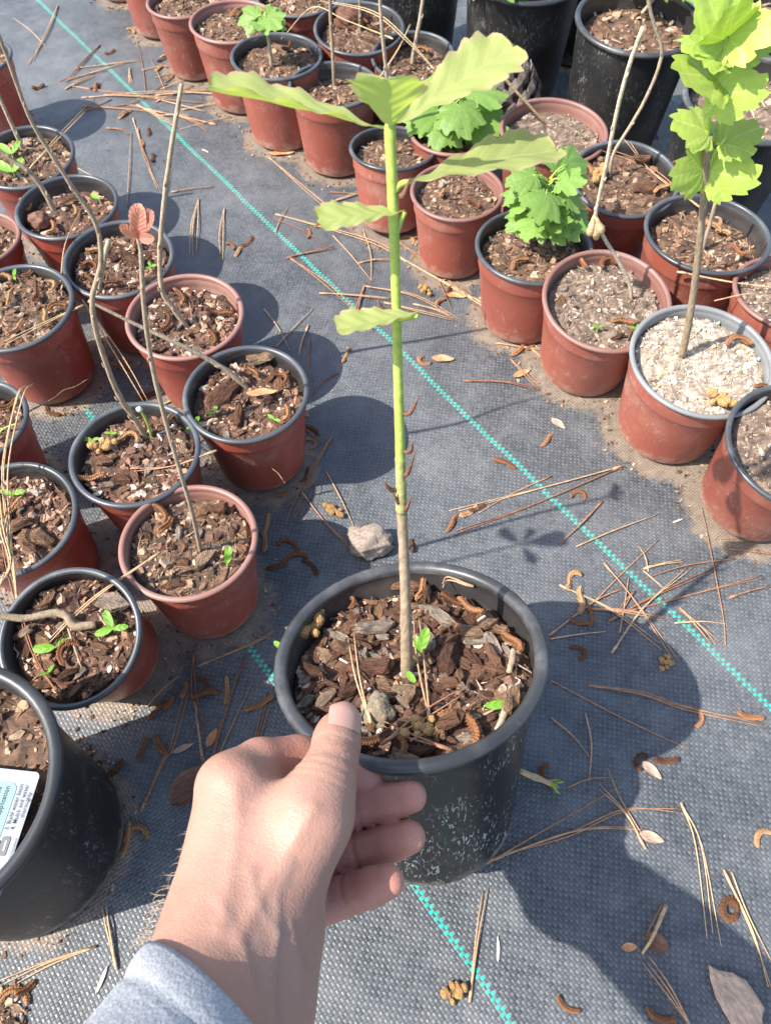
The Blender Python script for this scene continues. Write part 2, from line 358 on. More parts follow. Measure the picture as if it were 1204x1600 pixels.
SM = {  # key: rim colour, soil depth, soil tone, label of the pot, where its soil lies
'L1':(G,.20,'d','small terracotta pot tipped forward with a crooked grey twig lying inside','tipped pot with the crooked twig'),
'L2':(Bn,.16,'m','small terracotta pot with brown rim and one straight bare stem, beside black pot','straight bare stem pot'),
'L3':(G,.20,'d','small terracotta pot holding a cut-back stump with a white-tipped stub','pot of the white-tipped stub'),
'L4':(G,.22,'d','small terracotta pot with big bark slab and stem leaning out sideways','pot of the sideways stem'),
'L5':(Bn,.20,'d','small brown-rimmed terracotta pot holding a tall bare kinked stem','pot of the tall kinked stem'),
'L6':(G,.20,'d','small terracotta pot with pale bark flake, behind the brown-rimmed pot of the kinked stem','pot with the pale bark flake'),
'L7':(G,.24,'d','small terracotta pot holding a slanting thick brown stem and dark lumpy soil','pot of the slanting thick stem'),
'L8':(G,.16,'m','small terracotta pot with two green sprouts and a straw across it','two-sprout pot'),
'L9':(G,.16,'m','terracotta pot filled with catkins and bark, sunlit streak on its wall','pot filled with catkins'),
'L10':(Bn,.18,'m','brown-rimmed terracotta pot wedged behind the catkin-filled pot','pot wedged behind the catkin-filled pot'),
'L11':(G,.18,'m','terracotta pot standing alone behind the two-sprout pot','pot behind the two-sprout pot'),
'L12':(G,.22,'d','terracotta pot with green grass tuft under long hanging dry needles','pot with the grass tuft'),
'L13':(G,.20,'d','terracotta pot with dark bark slabs and long dry needles leaning over its rim','pot with the dark bark slabs'),
'R0':(Bn,.18,'m','farthest terracotta pot at the end of the row along the fabric','last pot of the row'),
'R1':(Bn,.18,'m','terracotta pot second from the far end of the row along the fabric','second-last pot of the row'),
'R2':(Bn,.18,'m','terracotta pot third from the far end of the row along the fabric','third-last pot of the row'),
'R3':(Bn,.18,'m','brown-rimmed terracotta pot directly behind the pot of the small lobed seedling','pot behind the lobed seedling'),
'R4':(G,.18,'m','black-rimmed terracotta pot holding a small seedling with lobed leaves','pot of the lobed seedling'),
'R5':(G,.28,'m','black-rimmed terracotta pot holding a straight bare stem, next to the lobed seedling','pot next to the lobed seedling'),
'R6':(G,.22,'m','black-rimmed terracotta pot with rusty clods and a thin stem, behind the row','pot with rusty clods'),
'R6b':(G,.2,'m','red pot mostly hidden behind the lobed seedling pot and rusty clod pot','mostly hidden red pot'),
'R7':(G,.24,'m','black-rimmed terracotta pot with forked stem, in front of a black nursery pot','pot of the forked stem'),
'R8':(G,.22,'m','terracotta pot with bark bits under the oak sapling crown and lobed green bush','pot under the oak crown'),
'R8b':(Bn,.2,'m','terracotta pot hidden under a spreading lobed green seedling beside the pine cone','spreading seedling pot'),
'R9':(Bn,.2,'m','grey-brown rimmed terracotta pot of bare mulch in front of the spreading seedling','pot of bare mulch'),
'R10':(G,.22,'m','black-rimmed terracotta pot holding a bushy bright green seedling','pot of the bushy seedling'),
'R11':(Bn,.18,'p','brown-rimmed terracotta pot leaning forward with a crooked pale dead stem','pot of the crooked pale dead stem'),
'R12':(Bn,.18,'p','brown-rimmed pot of dry pale soil beside the pine cone','brown-rimmed pot beside the pine cone'),
'R13':(G,.2,'m','black-rimmed terracotta pot with yellow catkins and a curved brown stem','pot of the curved brown stem'),
'R14':(G,.26,'m','large black-rimmed terracotta pot with ring-shaped catkin behind the bleached pot','pot with the ring-shaped catkin'),
'R15':(W,.14,'w','terracotta pot with bleached grey rim and whitened mulch holding lime-leaved sapling','pot of the lime-leaved sapling'),
'R16':(Bn,.16,'p','brown-rimmed pot partly cut off beside the bleached pot and ring catkin pot','brown-rimmed pot beside the bleached pot'),
'R17':(G,.2,'p','terracotta pot with dark rim and greyish fibrous mulch, in front of bleached pot','pot of greyish fibrous mulch')}
RIMS = {'g': (GREY_RIM, BLACK_IN), 'b': (BROWN_RIM, BROWN_RIM), 'w': (PALE_RIM, PALE_RIM)}
for key, p in P0.items():
    rc, dpt, tone, lab, where = SM[key]; rm, inn = RIMS[rc]
    faded = key[0] == 'R'
    make_pot(key, 'plant_pot', lab, *p, tx=rng.uniform(-0.02, 0.02), body=RED_FADED if faded else RED, rim=rm, inner=inn, depth=dpt*0.68, group='small terracotta plastic pots')
BIG = {
'M':  (0.0302, 0.1241, 0.1623, 1.0128, 0.3395, -0.1054, .125, .37, 'black nursery pot tilted back, held by the hand, holding the oak sapling'),
'L14':(-0.2550, 0.1040, 0.1500, 1.08, -0.008, 0.0, .14, .43, 'black nursery pot with a printed plant tag lying inside'),
'B1': (0.1770, 1.1100, 0.1560, 1.0, -0.053, 0.0, .12, .40, 'tall black nursery pot with leafy shoots behind the pine cone'),
'B2': (0.3009, 0.9975, 0.1514, 1.0, -0.067, 0.0, .16, .40, 'tall black nursery pot full of bark behind the curved brown stem'),
'B3': (0.3916, 0.8347, 0.1501, 1.0, -0.117, 0.0, .16, .40, 'dusty black nursery pot half hidden behind the lime-leaved sapling'),
'B4': (0.4850, 1.0200, 0.1500, 1.0, 0.0, 0.0, .16, .40, 'black nursery pot at the back corner behind the lime-leaved sapling top'),
'B5': (0.2900, 1.2400, 0.1500, 1.0, 0.0, 0.0, .16, .40, 'black nursery pot squeezed behind the two tall black pots'),
'B0': (0.0350, 1.2100, 0.1560, 1.0, 0.0, 0.0, .16, .40, 'black nursery pot behind the forked stem')}
for key, (X, Y, D, k, ty, tx, dpt, rbf, lab) in BIG.items():
    make_pot(key, 'nursery_pot', lab, X, Y, D, k, ty, tx, BLACK if key == 'M' else BLACK_DUSTY, BLACK_RIM, BLACK_IN, dpt, rbf, 'black nursery pots', band=False, lip=0.0042 if key in ('M', 'L14') else 0.0036)
def soil_pt(key, x, y, up=0.0):
    q = POT[key]; n = (q['M'].to_3x3() @ Vector((0, 0, 1))); return plane_pt(x, y, q['M'] @ Vector((0, 0, q['z']+up)), n)

_f = [(q['M'].translation.x, q['M'].translation.y, q['D']*.37) for k, q in POT.items() if k != 'M']
_d = np.zeros(len(gv), dtype=np.float32)
for i, (x, y, z) in enumerate(gv):
    if abs(x) < .85 and -.25 < y < 1.75:
        m = min(math.hypot(x-a, y-b)-r for a, b, r in _f); _d[i] = math.exp(-(max(m, 0)/.020)**2)
GROUND_ME.attributes.new('dirt', 'FLOAT', 'POINT').data.foreach_set('value', _d)

# ------------------------------------------------------------------ potting mix
PAL = {
'd': [(0.073,0.042,0.029), (0.137,0.073,0.047), (0.237,0.127,0.082), (0.328,0.191,0.124), (0.455,0.300,0.209), (0.601,0.473,0.373)],
'm': [(0.079,0.049,0.033), (0.159,0.091,0.057), (0.244,0.140,0.085), (0.317,0.201,0.122), (0.34,0.24,0.16), (0.37,0.29,0.215)],
'p': [(0.12,.085,.062), (0.23,.165,.12), (0.31,.23,.165), (0.37,.29,.215), (0.43,.345,.26), (0.50,.43,.345)],
'w': [(0.26,.20,.15), (0.42,.34,.26), (0.52,.45,.36), (0.60,.54,.46), (0.64,.59,.52), (0.48,.36,.22)]}
def chip_geo(r, L, Wd, T, n=None):
    n = n or r.randint(5, 8); pts = []
    for i in range(n):
        a = 2*math.pi*(i+r.uniform(-.3, .3))/n
        pts.append((L/2*math.cos(a)*r.uniform(.72, 1.12), Wd/2*math.sin(a)*r.uniform(.72, 1.15)))
    bend = r.uniform(-.25, .25)*T/(L*L/4+1e-9)*3
    v = [(x, y, -T/2*r.uniform(.5, 1)+bend*x*x) for x, y in pts] + [(x*r.uniform(.72, .98), y*r.uniform(.72, .98), T/2*r.uniform(.4, 1.1)+bend*x*x) for x, y in pts]
    f = [tuple(reversed(range(n))), tuple(range(n, 2*n))] + [(i, (i+1) % n, n+(i+1) % n, n+i) for i in range(n)]
    return v, f
CHIPS = [chip_geo(rng, 1, rng.uniform(.3, .75), rng.uniform(.12, .3)) for _ in range(40)]
CHIPS += [chip_geo(rng, rng.uniform(1.3, 2.0), rng.uniform(.08, .14), rng.uniform(.06, .10), 6) for _ in range(12)]
CHIPS_A = [np.array(c[0]) for c in CHIPS]
def scatter_chips(V, Fc, C, place, count, smin, smax, pal, r, zup=0.35):
    for _ in range(count):
        i = r.randrange(len(CHIPS)); s = smin*(smax/smin)**(r.random()**1.7)
        M = Matrix.Rotation(r.uniform(0, 6.283), 3, 'Z') @ Matrix.Rotation(r.gauss(0, .38), 3, 'X') @ Matrix.Rotation(r.gauss(0, .38), 3, 'Y')
        p = place(r); a = CHIPS_A[i] @ (np.array(M).T*s) + np.array((p[0], p[1], p[2]+s*0.12*zup))
        b = len(V); V.extend(a.tolist()); Fc.extend(tuple(b+k for k in q) for q in CHIPS[i][1])
        col = pal[min(len(pal)-1, int(abs(r.gauss(0, .42))*len(pal)))] if r.random() < .6 else r.choice(pal); j = r.uniform(.75, 1.25)
        C.extend([(col[0]*j, col[1]*j, col[2]*j, 1)]*len(a))
def surf(key, x, y):
    return 0.0035*noise.noise(Vector((x*70, y*70, hash(key) % 97 if False else sum(map(ord, key))*.37))) + 0.0025*noise.noise(Vector((x*25, y*25, 5.1)))
def make_soil(key, tone, label, count, smin, smax):
    q = POT[key]; r = random.Random(sum(map(ord, key))*13); V, Fc, C = [], [], []; nr, na = 14, 40; dark = PAL[tone][0]; mid = PAL[tone][1]
    V.append((0, 0, q['z']+surf(key, 0, 0))); C.append((*dark, 1))
    for j in range(1, nr+1):
        for i in range(na):
            a = 2*math.pi*i/na; rr = q['r']*j/nr; x, y = rr*math.cos(a), rr*math.sin(a)
            V.append((x, y, q['z']+(surf(key, x, y) if j < nr else -0.003)+r.uniform(-.0006, .0006))); cc = dark if r.random() < .6 else mid; C.append((*cc, 1))
    for i in range(na): Fc.append((0, 1+i, 1+(i+1) % na))
    for j in range(nr-1):
        for i in range(na):
            k = (i+1) % na; Fc.append((1+j*na+i, 1+(j+1)*na+i, 1+(j+1)*na+k, 1+j*na+k))
    def place(r):
        a = r.uniform(0, 6.283); rr = (q['r']-0.002)*math.sqrt(r.random()); x, y = rr*math.cos(a), rr*math.sin(a); return x, y, q['z']+surf(key, x, y)
    scatter_chips(V, Fc, C, place, count, smin, smax, PAL[tone], r)
    V = [p if p[0]**2+p[1]**2 < (q['r']+.0002)**2 else (p[0]*(q['r']-.0004)/math.hypot(p[0], p[1]), p[1]*(q['r']-.0004)/math.hypot(p[0], p[1]), p[2]) for p in V]
    o = link('potting_mix', mesh('potting_mix', V, Fc, False, C), None, MIX); o.matrix_world = q['M']
    tag(o, label, 'potting mix', 'potting mix in the pots', 'stuff')
for key in P0:
    near = POT[key]['M'].translation.y < 0.7
    make_soil(key, SM[key][2], 'bark potting mix in the '+SM[key][4], (1900 if SM[key][2] in 'w' else 1200 if SM[key][2] == 'p' else 700) if near else 300, (0.0012 if SM[key][2] in 'wp' else 0.0022) if near else 0.003, 0.008 if SM[key][2] in 'wp' else 0.014)
for key, (tone, n) in {'M': ('d', 1500), 'L14': ('m', 700), 'B1': ('m', 200), 'B2': ('m', 350), 'B3': ('p', 350), 'B4': ('p', 200), 'B5': ('m', 60), 'B0': ('m', 60)}.items():
    make_soil(key, tone, 'bark potting mix inside the '+BIG[key][8], n, 0.002 if key == 'M' else .003, 0.014 if key in ('M', 'L14') else .02)

# ------------------------------------------------------------------ leaves and plants
def oak_leaf_mesh(name, wr=0.45, teeth=7, fold=0.25, droop=0.15, amp=0.16, ruffle=0.03, smooth_edge=False, n=42, m=6, peak=0.62, te=0.55):
    V, Fc, U = [], [], []; a_ = peak/(1-peak)*0.55
    def w(s): return (s**(a_*1.0))*((1-s)**te)/((peak**a_)*((1-peak)**te))
    for i in range(n+1):
        s = i/n; sw = max(0.012, w(min(.999, max(.001, s))))*wr/2
        ph = (s*teeth) % 1; tooth = 0 if smooth_edge else (0.55+0.9*abs(noise.noise(Vector((s*6, wr*9, fold*20)))))*amp*(0.5-abs(ph-0.62)*1.4 if ph > .1 else -0.2)*min(1, s*4)*(1 if s < .95 else .3)
        for k in range(-m, m+1):
            t = k/m; e = abs(t)**3; y = t*sw*(1+tooth*e); x = s + 0.10*abs(t)*sw/wr*2*0.5 + tooth*0.12*e
            z = abs(y)*math.tan(fold) - droop*s*s + (0 if smooth_edge else 0.022*noise.noise(Vector((s*3.1, t*1.7, wr*30+fold*9)))*min(1, s*3)) + ruffle*math.sin(s*teeth*6.283*0.5+(1 if t > 0 else 2.1))*abs(t)**2*wr*0.6
            V.append((x, y, z)); U.append((s, t))
    q = 2*m+1
    for i in range(n):
        for k in range(2*m): Fc.append((i*q+k, (i+1)*q+k, (i+1)*q+k+1, i*q+k+1))
    return mesh(name, V, Fc, True, None, U)
def lobed_leaf_mesh(name, lobes, droop=0.15, tooth=0.09, nt=26, cup=0.12, n=90, rings=8, sharp=1.45, seed=1):
    r = random.Random(seed); V, Fc, U = [(0, 0, 0)], [], [(0, 0)]; span = math.radians(160)
    ang = [l[0] for l in lobes]
    for j in range(1, rings+1):
        rho = j/rings
        for i in range(n+1):
            th = -span + 2*span*i/n; best = 0.20
            for a, L in lobes:
                d = th-math.radians(a); best = max(best, L*max(0.0, math.cos(min(abs(d)*sharp, math.pi/2)))**0.75)
            edge = best*(1+tooth*((i*nt/n % 1)-0.5)*rho**4)
            k = min(range(len(lobes)), key=lambda q: abs(math.degrees(th)-ang[q])); dv = (math.degrees(th)-ang[k])/55.0
            x, y = edge*rho*math.cos(th), edge*rho*math.sin(th)
            z = -droop*(x*x+y*y) + cup*abs(dv)*edge*rho*0.5 + 0.02*math.sin(9*th+7*rho)*rho
            V.append((x, y, z)); U.append((rho, k+dv))
    q = n+1
    for i in range(n): Fc.append((0, 1+i, 2+i))
    for j in range(rings-1):
        for i in range(n): Fc.append((1+j*q+i, 1+(j+1)*q+i, 1+(j+1)*q+i+1, 1+j*q+i+1))
    return mesh(name, V, Fc, True, None, U)
def with_mat(me, m): me.materials.append(m); return me
LM_OAK = [with_mat(oak_leaf_mesh('oak_leaf', 0.45, 8, f, d, .42, .06, peak=.68, te=.36), OAK) for f, d in ((.20, .07), (.30, .05), (.12, .03))]
LM_OAK_WIDE = with_mat(oak_leaf_mesh('oak_leaf_wide', 0.90, 6, .22, .05, .28, .05, peak=.70), OAK)
LM_SPROUT = with_mat(oak_leaf_mesh('sprout_leaf', 0.42, 3, .15, .15, 0, .0, True, 14, 3, .5), SPROUT)
LM_PINK = with_mat(oak_leaf_mesh('pink_leaf', 0.5, 8, .3, .2, .12, .03, False, 32, 5, .55), PINK)
L3 = [(0, 1.0), (46, .74), (-46, .74), (100, .44), (-100, .44)]
LM_LIME = [with_mat(lobed_leaf_mesh('lime_leaf', L3, d, .15, 18, c, 96, 9, 1.62, k), LIME) for k, (d, c) in enumerate(((.14, .06), (.24, .02), (.04, .10)))]
L5 = [(0, 1.0), (42, .9), (-42, .9), (92, .6), (-92, .6)]
LM_GREEN = [with_mat(lobed_leaf_mesh('green_leaf', L5, d, .16, 15, c, 90, 6, 2.15, k), GREEN) for k, (d, c) in enumerate(((.20, .07), (.32, .03), (.08, .12)))]
def place_leaf(root, me, base, tip, nhint=(0, -0.35, 1), roll=0.0, scale=1.0, name='leaf'):
    base, tip = Vector(base), Vector(tip); x = tip-base; L = x.length*scale; x.normalize()
    z = Vector(nhint); z = (z - x*z.dot(x)).normalized(); z = Matrix.Rotation(roll, 3, x) @ z; y = z.cross(x)
    M = Matrix((x, y, z)).transposed().to_4x4(); o = bpy.data.objects.new(name, me); COL.objects.link(o)
    o.parent = root
    o.matrix_world = Matrix.Translation(base) @ M @ Matrix.Scale(L, 4)
    o.matrix_basis = root.matrix_world.inverted() @ (Matrix.Translation(base) @ M @ Matrix.Scale(L, 4))
    return o
def stem_part(root, name, P, R, mat, n=6, segs=8, jit=0.05):
    p, r = spline(P, R, n); v, f = tube(p, r, segs, jit=jit); inv = root.matrix_world.inverted()
    return link(name, mesh(name, [inv @ q for q in v], f), root, mat)
def plant(name, label, cat, base, group=None):
    return tag(empty(name, Matrix.Translation(base)), label, cat, group)
def bare(key, label, pix, r0, r1, mat=WOOD, lean=0.0, name='bare_stem', nodes=True, group='bare stems in the pots'):
    b = soil_pt(key, *pix[0]); root = plant(name, label, 'stem', b, group)
    P = [b - Vector((0, 0, .004))] + [stem_pt(x, y, b, lean) for x, y in pix[1:]]; k = len(P)
    R = [(r0+(r1-r0)*i/(k-1))*.72 for i in range(k)]
    stem_part(root, 'stem', P, R, mat, 6, 8, 0.10)
    if nodes:                                                # swollen leaf scars
        p, rr = spline(P, R, 6)
        for i in range(5, len(p)-2, 7):
            d = (p[i+1]-p[i]).normalized(); s = Vector((rng.uniform(-1, 1), rng.uniform(-1, 0), .3)).normalized()
            stem_part(root, 'bud', [p[i]+s*rr[i]*.5, p[i]+s*rr[i]*1.25+d*rr[i]*.8, p[i]+s*rr[i]*1.6+d*rr[i]*2.2], [rr[i]*.55, rr[i]*.55, rr[i]*.15], mat, 2, 6, 0)
    return root, P

# the oak sapling in the held pot
def oak():
    b = soil_pt('M', 636, 1056); lean = 0.36
    root = plant('oak_sapling', 'young oak sapling with fuzzy pale green leaves growing in the held black pot', 'sapling', b)
    S = lambda x, y: stem_pt(x, y, b, lean)
    low = [b - Vector((0, 0, .006)), S(635, 1020), S(633, 930), S(630, 850), S(627, 790)]
    stem_part(root, 'stem', low, [.0040, .0036, .0030, .0027, .0028], WOOD, 8, 10, .06)
    up = [S(627, 792), S(625, 700), S(622, 600), S(619, 480), S(616, 380), S(612, 280), S(609, 205), S(609, 190)]
    stem_part(root, 'shoot', up, [.0026, .0024, .0022, .0020, .0021, .0021, .0022, .0012], SHOOT, 8, 10, .03)
    stem_part(root, 'ripening_shoot', [S(627, 800), S(626.5, 775), S(625.6, 745), S(625, 715)], [.0030, .00285, .0026, .00245], simple('half_ripe_shoot', (0.27, 0.26, 0.10), .75, 260, .5), 6, 10, .08)
    for (x, y, dx, dy) in ((640, 640, 14, -32), (610, 760, -10, -18), (636, 735, 12, -40), (640, 700, 4, -22), (630, 300, 10, -32), (601, 480, -12, -22), (634, 790, 8, -25), (622, 780, -8, -20)):
        q = S(x, y) - Vector((0, .002, 0)); e = S(x+dx, y+dy) - Vector((0, .004, 0)); stem_part(root, 'bud_scale', [S(624, y+4), q, e], [.0011, .0013, .0003], DEADLEAF, 3, 6, 0)
    def lf(me, bx, by, tx, ty_, dzb, dzt, nh, roll=0, sc=1.0):
        B = S(bx, by); T = S(tx, ty_); o = Vector((0, 0, CAM_H))
        B = B + (o-B).normalized()*dzb; T = T + (o-T).normalized()*dzt
        return place_leaf(root, me, B, T, nh, roll, sc)
    lf(LM_OAK[1], 603, 203, 330, 126, 0, .010, (0.05, 0.36, 1))
    lf(LM_OAK_WIDE, 610, 200, 604, 118, .001, .022, (0.05, 0.9, .5), 0, 1.0)
    lf(LM_OAK[2], 614, 197, 800, 66, 0, -.020, (-0.30, -0.28, 0.9), 0, 1.0)
    lf(LM_OAK[0], 640, 285, 868, 218, .002, -.012, (0, .12, 1))
    lf(LM_OAK[0], 632, 330, 498, 338, .0, .014, (0.0, -0.02, 1), 0.0)
    lf(LM_OAK[1], 656, 488, 526, 510, .005, .014, (0, .20, 1), 0, 1.0)
    stem_part(root, 'petiole', [S(615, 300), S(626, 288), S(642, 284)], [.0016, .0014, .0011], SHOOT)
    stem_part(root, 'petiole', [S(617, 372), S(624, 350), S(632, 331)], [.0013, .0012, .0010], SHOOT)
    stem_part(root, 'petiole', [S(620, 500), S(640, 494)+Vector((0, -.003, .002)), S(652, 489)+Vector((0, -.005, .003))], [.0013, .0011, .0009], SHOOT)
oak()

# bare stems
bare('L2', 'straight thin stem with pink new leaves in the brown-rimmed pot beside the black pot', [(313, 862), (300, 800), (268, 690), (240, 580), (225, 480), (221, 400), (216, 372)], .0024, .0014)
pk = plant('pink_leaf_cluster', 'cluster of fuzzy pink new leaves topping the straight thin stem', 'leaf cluster', stem_pt(216, 374, soil_pt('L2', 313, 862)))
Bp = soil_pt('L2', 313, 862)
for tx, ty_, d in ((187, 342, .004), (216, 322, .0), (244, 360, .006), (205, 330, -.012), (232, 338, -.01)):
    T = stem_pt(tx, ty_, Bp); T = T + Vector((0, -d, 0)); place_leaf(pk, LM_PINK, stem_pt(217, 372, Bp), T, (0.1, -0.9, .6), 0, .82)
bare('L3', 'thick knobbly stem kinking upwards out of the white-tipped stub pot', [(228, 682), (206, 648), (190, 625), (172, 585), (150, 515), (145, 465), (158, 410), (150, 350), (112, 290), (80, 240), (45, 180), (5, 72), (-20, 10)], .0036, .0011)
r_, P_ = bare('L3', 'short green stub with white cut top beside the thick knobbly stem', [(236, 682), (230, 660), (219, 640)], .0016, .0014, TWIGGREEN, nodes=False)
stem_part(r_, 'cut_tip', [P_[-1]-Vector((0, 0, .001)), P_[-1]+Vector((-.001, 0, .0022))], [.0026, .0022], WHITE_CUT, 2)
r_, P_ = bare('L6', 'short cut-off forked stub standing in the pot with the pale bark flake', [(152, 455), (160, 420), (170, 376)], .0030, .0034)
bare('L4', 'stem leaning sideways out of the pot with the big bark slab', [(388, 606), (375, 596), (345, 573), (290, 543), (215, 508), (138, 470)], .0040, .0016)
bare('L5', 'tall bare kinked tan stem with a cut top', [(292, 508), (270, 480), (254, 455), (250, 400), (256, 320), (268, 230), (284, 132)], .0038, .0022)
bare('L7', 'slanting thick brown stem in the dark lumpy soil pot', [(86, 330), (70, 300), (48, 270), (20, 250), (-15, 225)], .0042, .0026)
bare('L8', 'brown stem rising from the two-sprout pot', [(35, 232), (24, 206), (12, 180), (-5, 140), (-15, 100)], .0036, .0024)
bare('R5', 'straight tan stem in the pot next to the lobed seedling', [(522, 135), (520, 90), (517, 40), (514, -30)], .0032, .0026)
bare('R6', 'thin stem in the pot of rusty clods', [(562, 48), (562, 20), (561, -30)], .0026, .0022)
bare('R7', 'forked brown stem in front of the black nursery pot', [(643, 100), (648, 70), (656, 30), (664, -30)], .0040, .0028)
bare('R8', 'tall grey-brown stem rising behind the oak sapling crown', [(612, 240), (607, 160), (603, 110), (596, 40), (592, -30)], .0030, .0024)
bare('R11', 'crooked pale dead stem with withered leaf in the forward-leaning pot', [(988, 468), (982, 440), (962, 402), (942, 370), (930, 340), (935, 310), (948, 250), (962, 180), (980, 110), (1004, 42)], .0024, .0022, WOOD_PALE)
wl = plant('withered_leaf', 'withered curled leaf hanging on the crooked pale dead stem', 'leaf', stem_pt(932, 352, soil_pt('R11', 988, 468)))
for dx, dy in ((-8, 26), (2, 34), (10, 20)):
    Bq = soil_pt('R11', 988, 468); stem_part(wl, 'leaf_fold', [stem_pt(928, 336, Bq), stem_pt(928+dx*.8, 346+dy*.4, Bq)+Vector((0, -.004, 0)), stem_pt(928+dx, 340+dy, Bq)], [.0012, .0042, .0012], STRAW, 5, 7, .2)
bare('R13', 'curved brown stem reaching up in front of the bark-filled black pot', [(952, 275), (958, 240), (985, 195), (1010, 150), (1030, 100), (1032, 70), (1018, 28), (1008, -20)], .0026, .0022)
# the twig lying in the tipped pot
b = soil_pt('L1', 150, 976, .004); tw = plant('crooked_seedling', 'crooked grey twig growing sideways out of the tipped terracotta pot', 'seedling', b)
stem_part(tw, 'twig', [b, soil_pt('L1', 118, 978, .006), soil_pt('L1', 104, 962, .010), soil_pt('L1', 82, 958, .012), soil_pt('L1', 40, 966, .016), soil_pt('L1', 0, 962, .022), soil_pt('L1', -40, 955, .03)], [.0028, .0036, .0030, .0030, .0026, .0026, .0022], WOOD, 6, 9, .10)
p9 = soil_pt('L1', -40, 955, .03); top9 = Vector((-.262, .222, .445))
stem_part(tw, 'branch', [p9, p9.lerp(top9, .35)+Vector((-.02, 0, 0)), p9.lerp(top9, .7)+Vector((-.01, 0, 0)), top9], [.0022, .0018, .0014, .001], WOOD)
for a9, l9 in ((8, .036), (150, .026), (285, .022), (60, .018)):
    d9 = Vector((math.cos(math.radians(a9)), math.sin(math.radians(a9)), .25)); place_leaf(tw, LM_OAK[0], top9, top9+d9*l9, (0, 0, 1))
stem_part(tw, 'side_twig', [soil_pt('L1', 106, 980, .004), soil_pt('L1', 116, 1010, .004), soil_pt('L1', 128, 1045, .002)], [.0008, .0007, .0005], WOOD, 4, 6)
# dead vine hanging by the brown-rimmed pot
b = soil_pt('R12', 800, 195); vn = plant('dry_vine', 'dry tan vine arching over the brown-rimmed pot beside the pine cone', 'vine', b)
stem_part(vn, 'vine', [stem_pt(735, 60, b), stem_pt(790, 125, b), stem_pt(840, 180, b), stem_pt(880, 225, b), stem_pt(903, 270, b)-Vector((0, .05, 0)), stem_pt(902, 315, b)-Vector((0, .09, 0))], [.0016, .0016, .0015, .0014, .0013, .001], STRAW, 6, 7)

# leafy seedlings
def lime():
    b = soil_pt('R15', 1066, 556); root = plant('lime_sapling', 'sapling with bright lime green lobed leaves in the whitened pot', 'sapling', b)
    S = lambda x, y, d=0.0: stem_pt(x, y, b) - Vector((0, d, 0))
    stem_part(root, 'stem', [b-Vector((0, 0, .005)), S(1078, 490), S(1090, 400), S(1098, 320), S(1102, 260), S(1106, 212)], [.0036, .0030, .0027, .0026, .0027, .0030], WOOD, 6, 9, .06)
    stem_part(root, 'shoot', [S(1104, 215), S(1108, 170), S(1116, 130), S(1126, 92), S(1134, 55)], [.0020, .0018, .0017, .0015, .0011], TWIGGREEN)
    stem_part(root, 'side_shoot', [S(1106, 262), S(1112, 245), S(1126, 225), S(1136, 214)], [.0015, .0014, .0012, .001], TWIGGREEN)
    L = [(1098, 262, 1036, 252, .0, .022, (.15, -.9, .7), 0), (1108, 268, 1188, 262, 0, .018, (-.2, -.8, .8), 0),
         (1106, 208, 1050, 172, 0, .0, (.1, -.8, .8), 1), (1128, 224, 1212, 196, 0, -.01, (0, -.5, 1), 1), (1120, 122, 1034, 80, 0, .02, (.1, -.7, .9), 2),
         (1112, 140, 1200, 112, .005, .02, (-.1, -.8, .8), 0), (1128, 88, 1062, 44, 0, .0, (.2, -.5, 1), 1), (1132, 66, 1100, -30, 0, -.01, (0, -.7, .6), 2), (1138, 60, 1215, 5, 0, .02, (-.2, -.6, .8), 0),
         (1136, 75, 1225, 52, 0, .0, (-.1, -.35, 1), 1), (1132, 60, 1150, -25, 0, .02, (0, -.8, .5), 0)]
    for bx, by, tx, ty_, d0, d1, nh, k in L: place_leaf(root, LM_LIME[k], S(bx, by, d0), S(tx, ty_, d1), nh, rng.uniform(-.5, .5), .86)
    for bx, by, tx, ty_ in ((1101, 262, 1098, 262), (1116, 132, 1120, 122), (1112, 152, 1112, 140), (1128, 86, 1138, 60)): stem_part(root, 'petiole', [S(bx, by), S((bx+tx)/2+1, (by+ty_)/2), S(tx, ty_)], [.0011, .001, .0009], TWIGGREEN, 3, 6)
    b2 = soil_pt('R14', 1098, 388)
    r2 = plant('side_stem', 'thin leaning stem in the ring-catkin pot behind the lime sapling', 'stem', b2, 'bare stems in the pots')
    stem_part(r2, 'stem', [b2-Vector((0, 0, .004)), stem_pt(1108, 350, b2), stem_pt(1120, 305, b2), stem_pt(1128, 270, b2)], [.0022, .002, .0018, .0016], WOOD)
lime()
def bush(key, label, foot, center, n, rad, size, seed, squash=.8, mat=LM_GREEN, name='leafy_seedling'):
    b = soil_pt(key, *foot); root = plant(name, label, 'seedling', b, 'leafy seedlings'); r = random.Random(seed)
    C = stem_pt(*center, b); stem_part(root, 'stem', [b-Vector((0, 0, .004)), b.lerp(C, .5)+Vector((.002, 0, 0)), C], [.0026, .0022, .0016], WOOD, 5, 8)
    for i in range(n):
        a = i*2.4+r.uniform(-.3, .3); h = r.uniform(-.9, .75); d = Vector((math.cos(a), math.sin(a), 0))
        foot_ = C + Vector((0, 0, h*rad*squash*.7)); foot_ = foot_ if foot_.z > b.z+.012 else Vector((C.x, C.y, b.z+.014))
        q = foot_ + d*rad*r.uniform(.25, .6) + Vector((0, 0, rad*r.uniform(.1, .35)))
        t = q + d*size*r.uniform(.8, 1.15) + Vector((0, 0, size*r.uniform(-.45, .15)))
        place_leaf(root, mat[i % 3], q, t, (d.x*.5, d.y*.5-.35, 1), r.uniform(-.4, .4))
        stem_part(root, 'petiole', [foot_, foot_.lerp(q, .5)+Vector((0, 0, .003)), q], [.0009, .0008, .0007], TWIGGREEN, 3, 5)
bush('R10', 'bushy bright green seedling with many toothed leaves in the black-rimmed pot', (848, 385), (852, 308), 26, .036, .028, 3, 1.1)
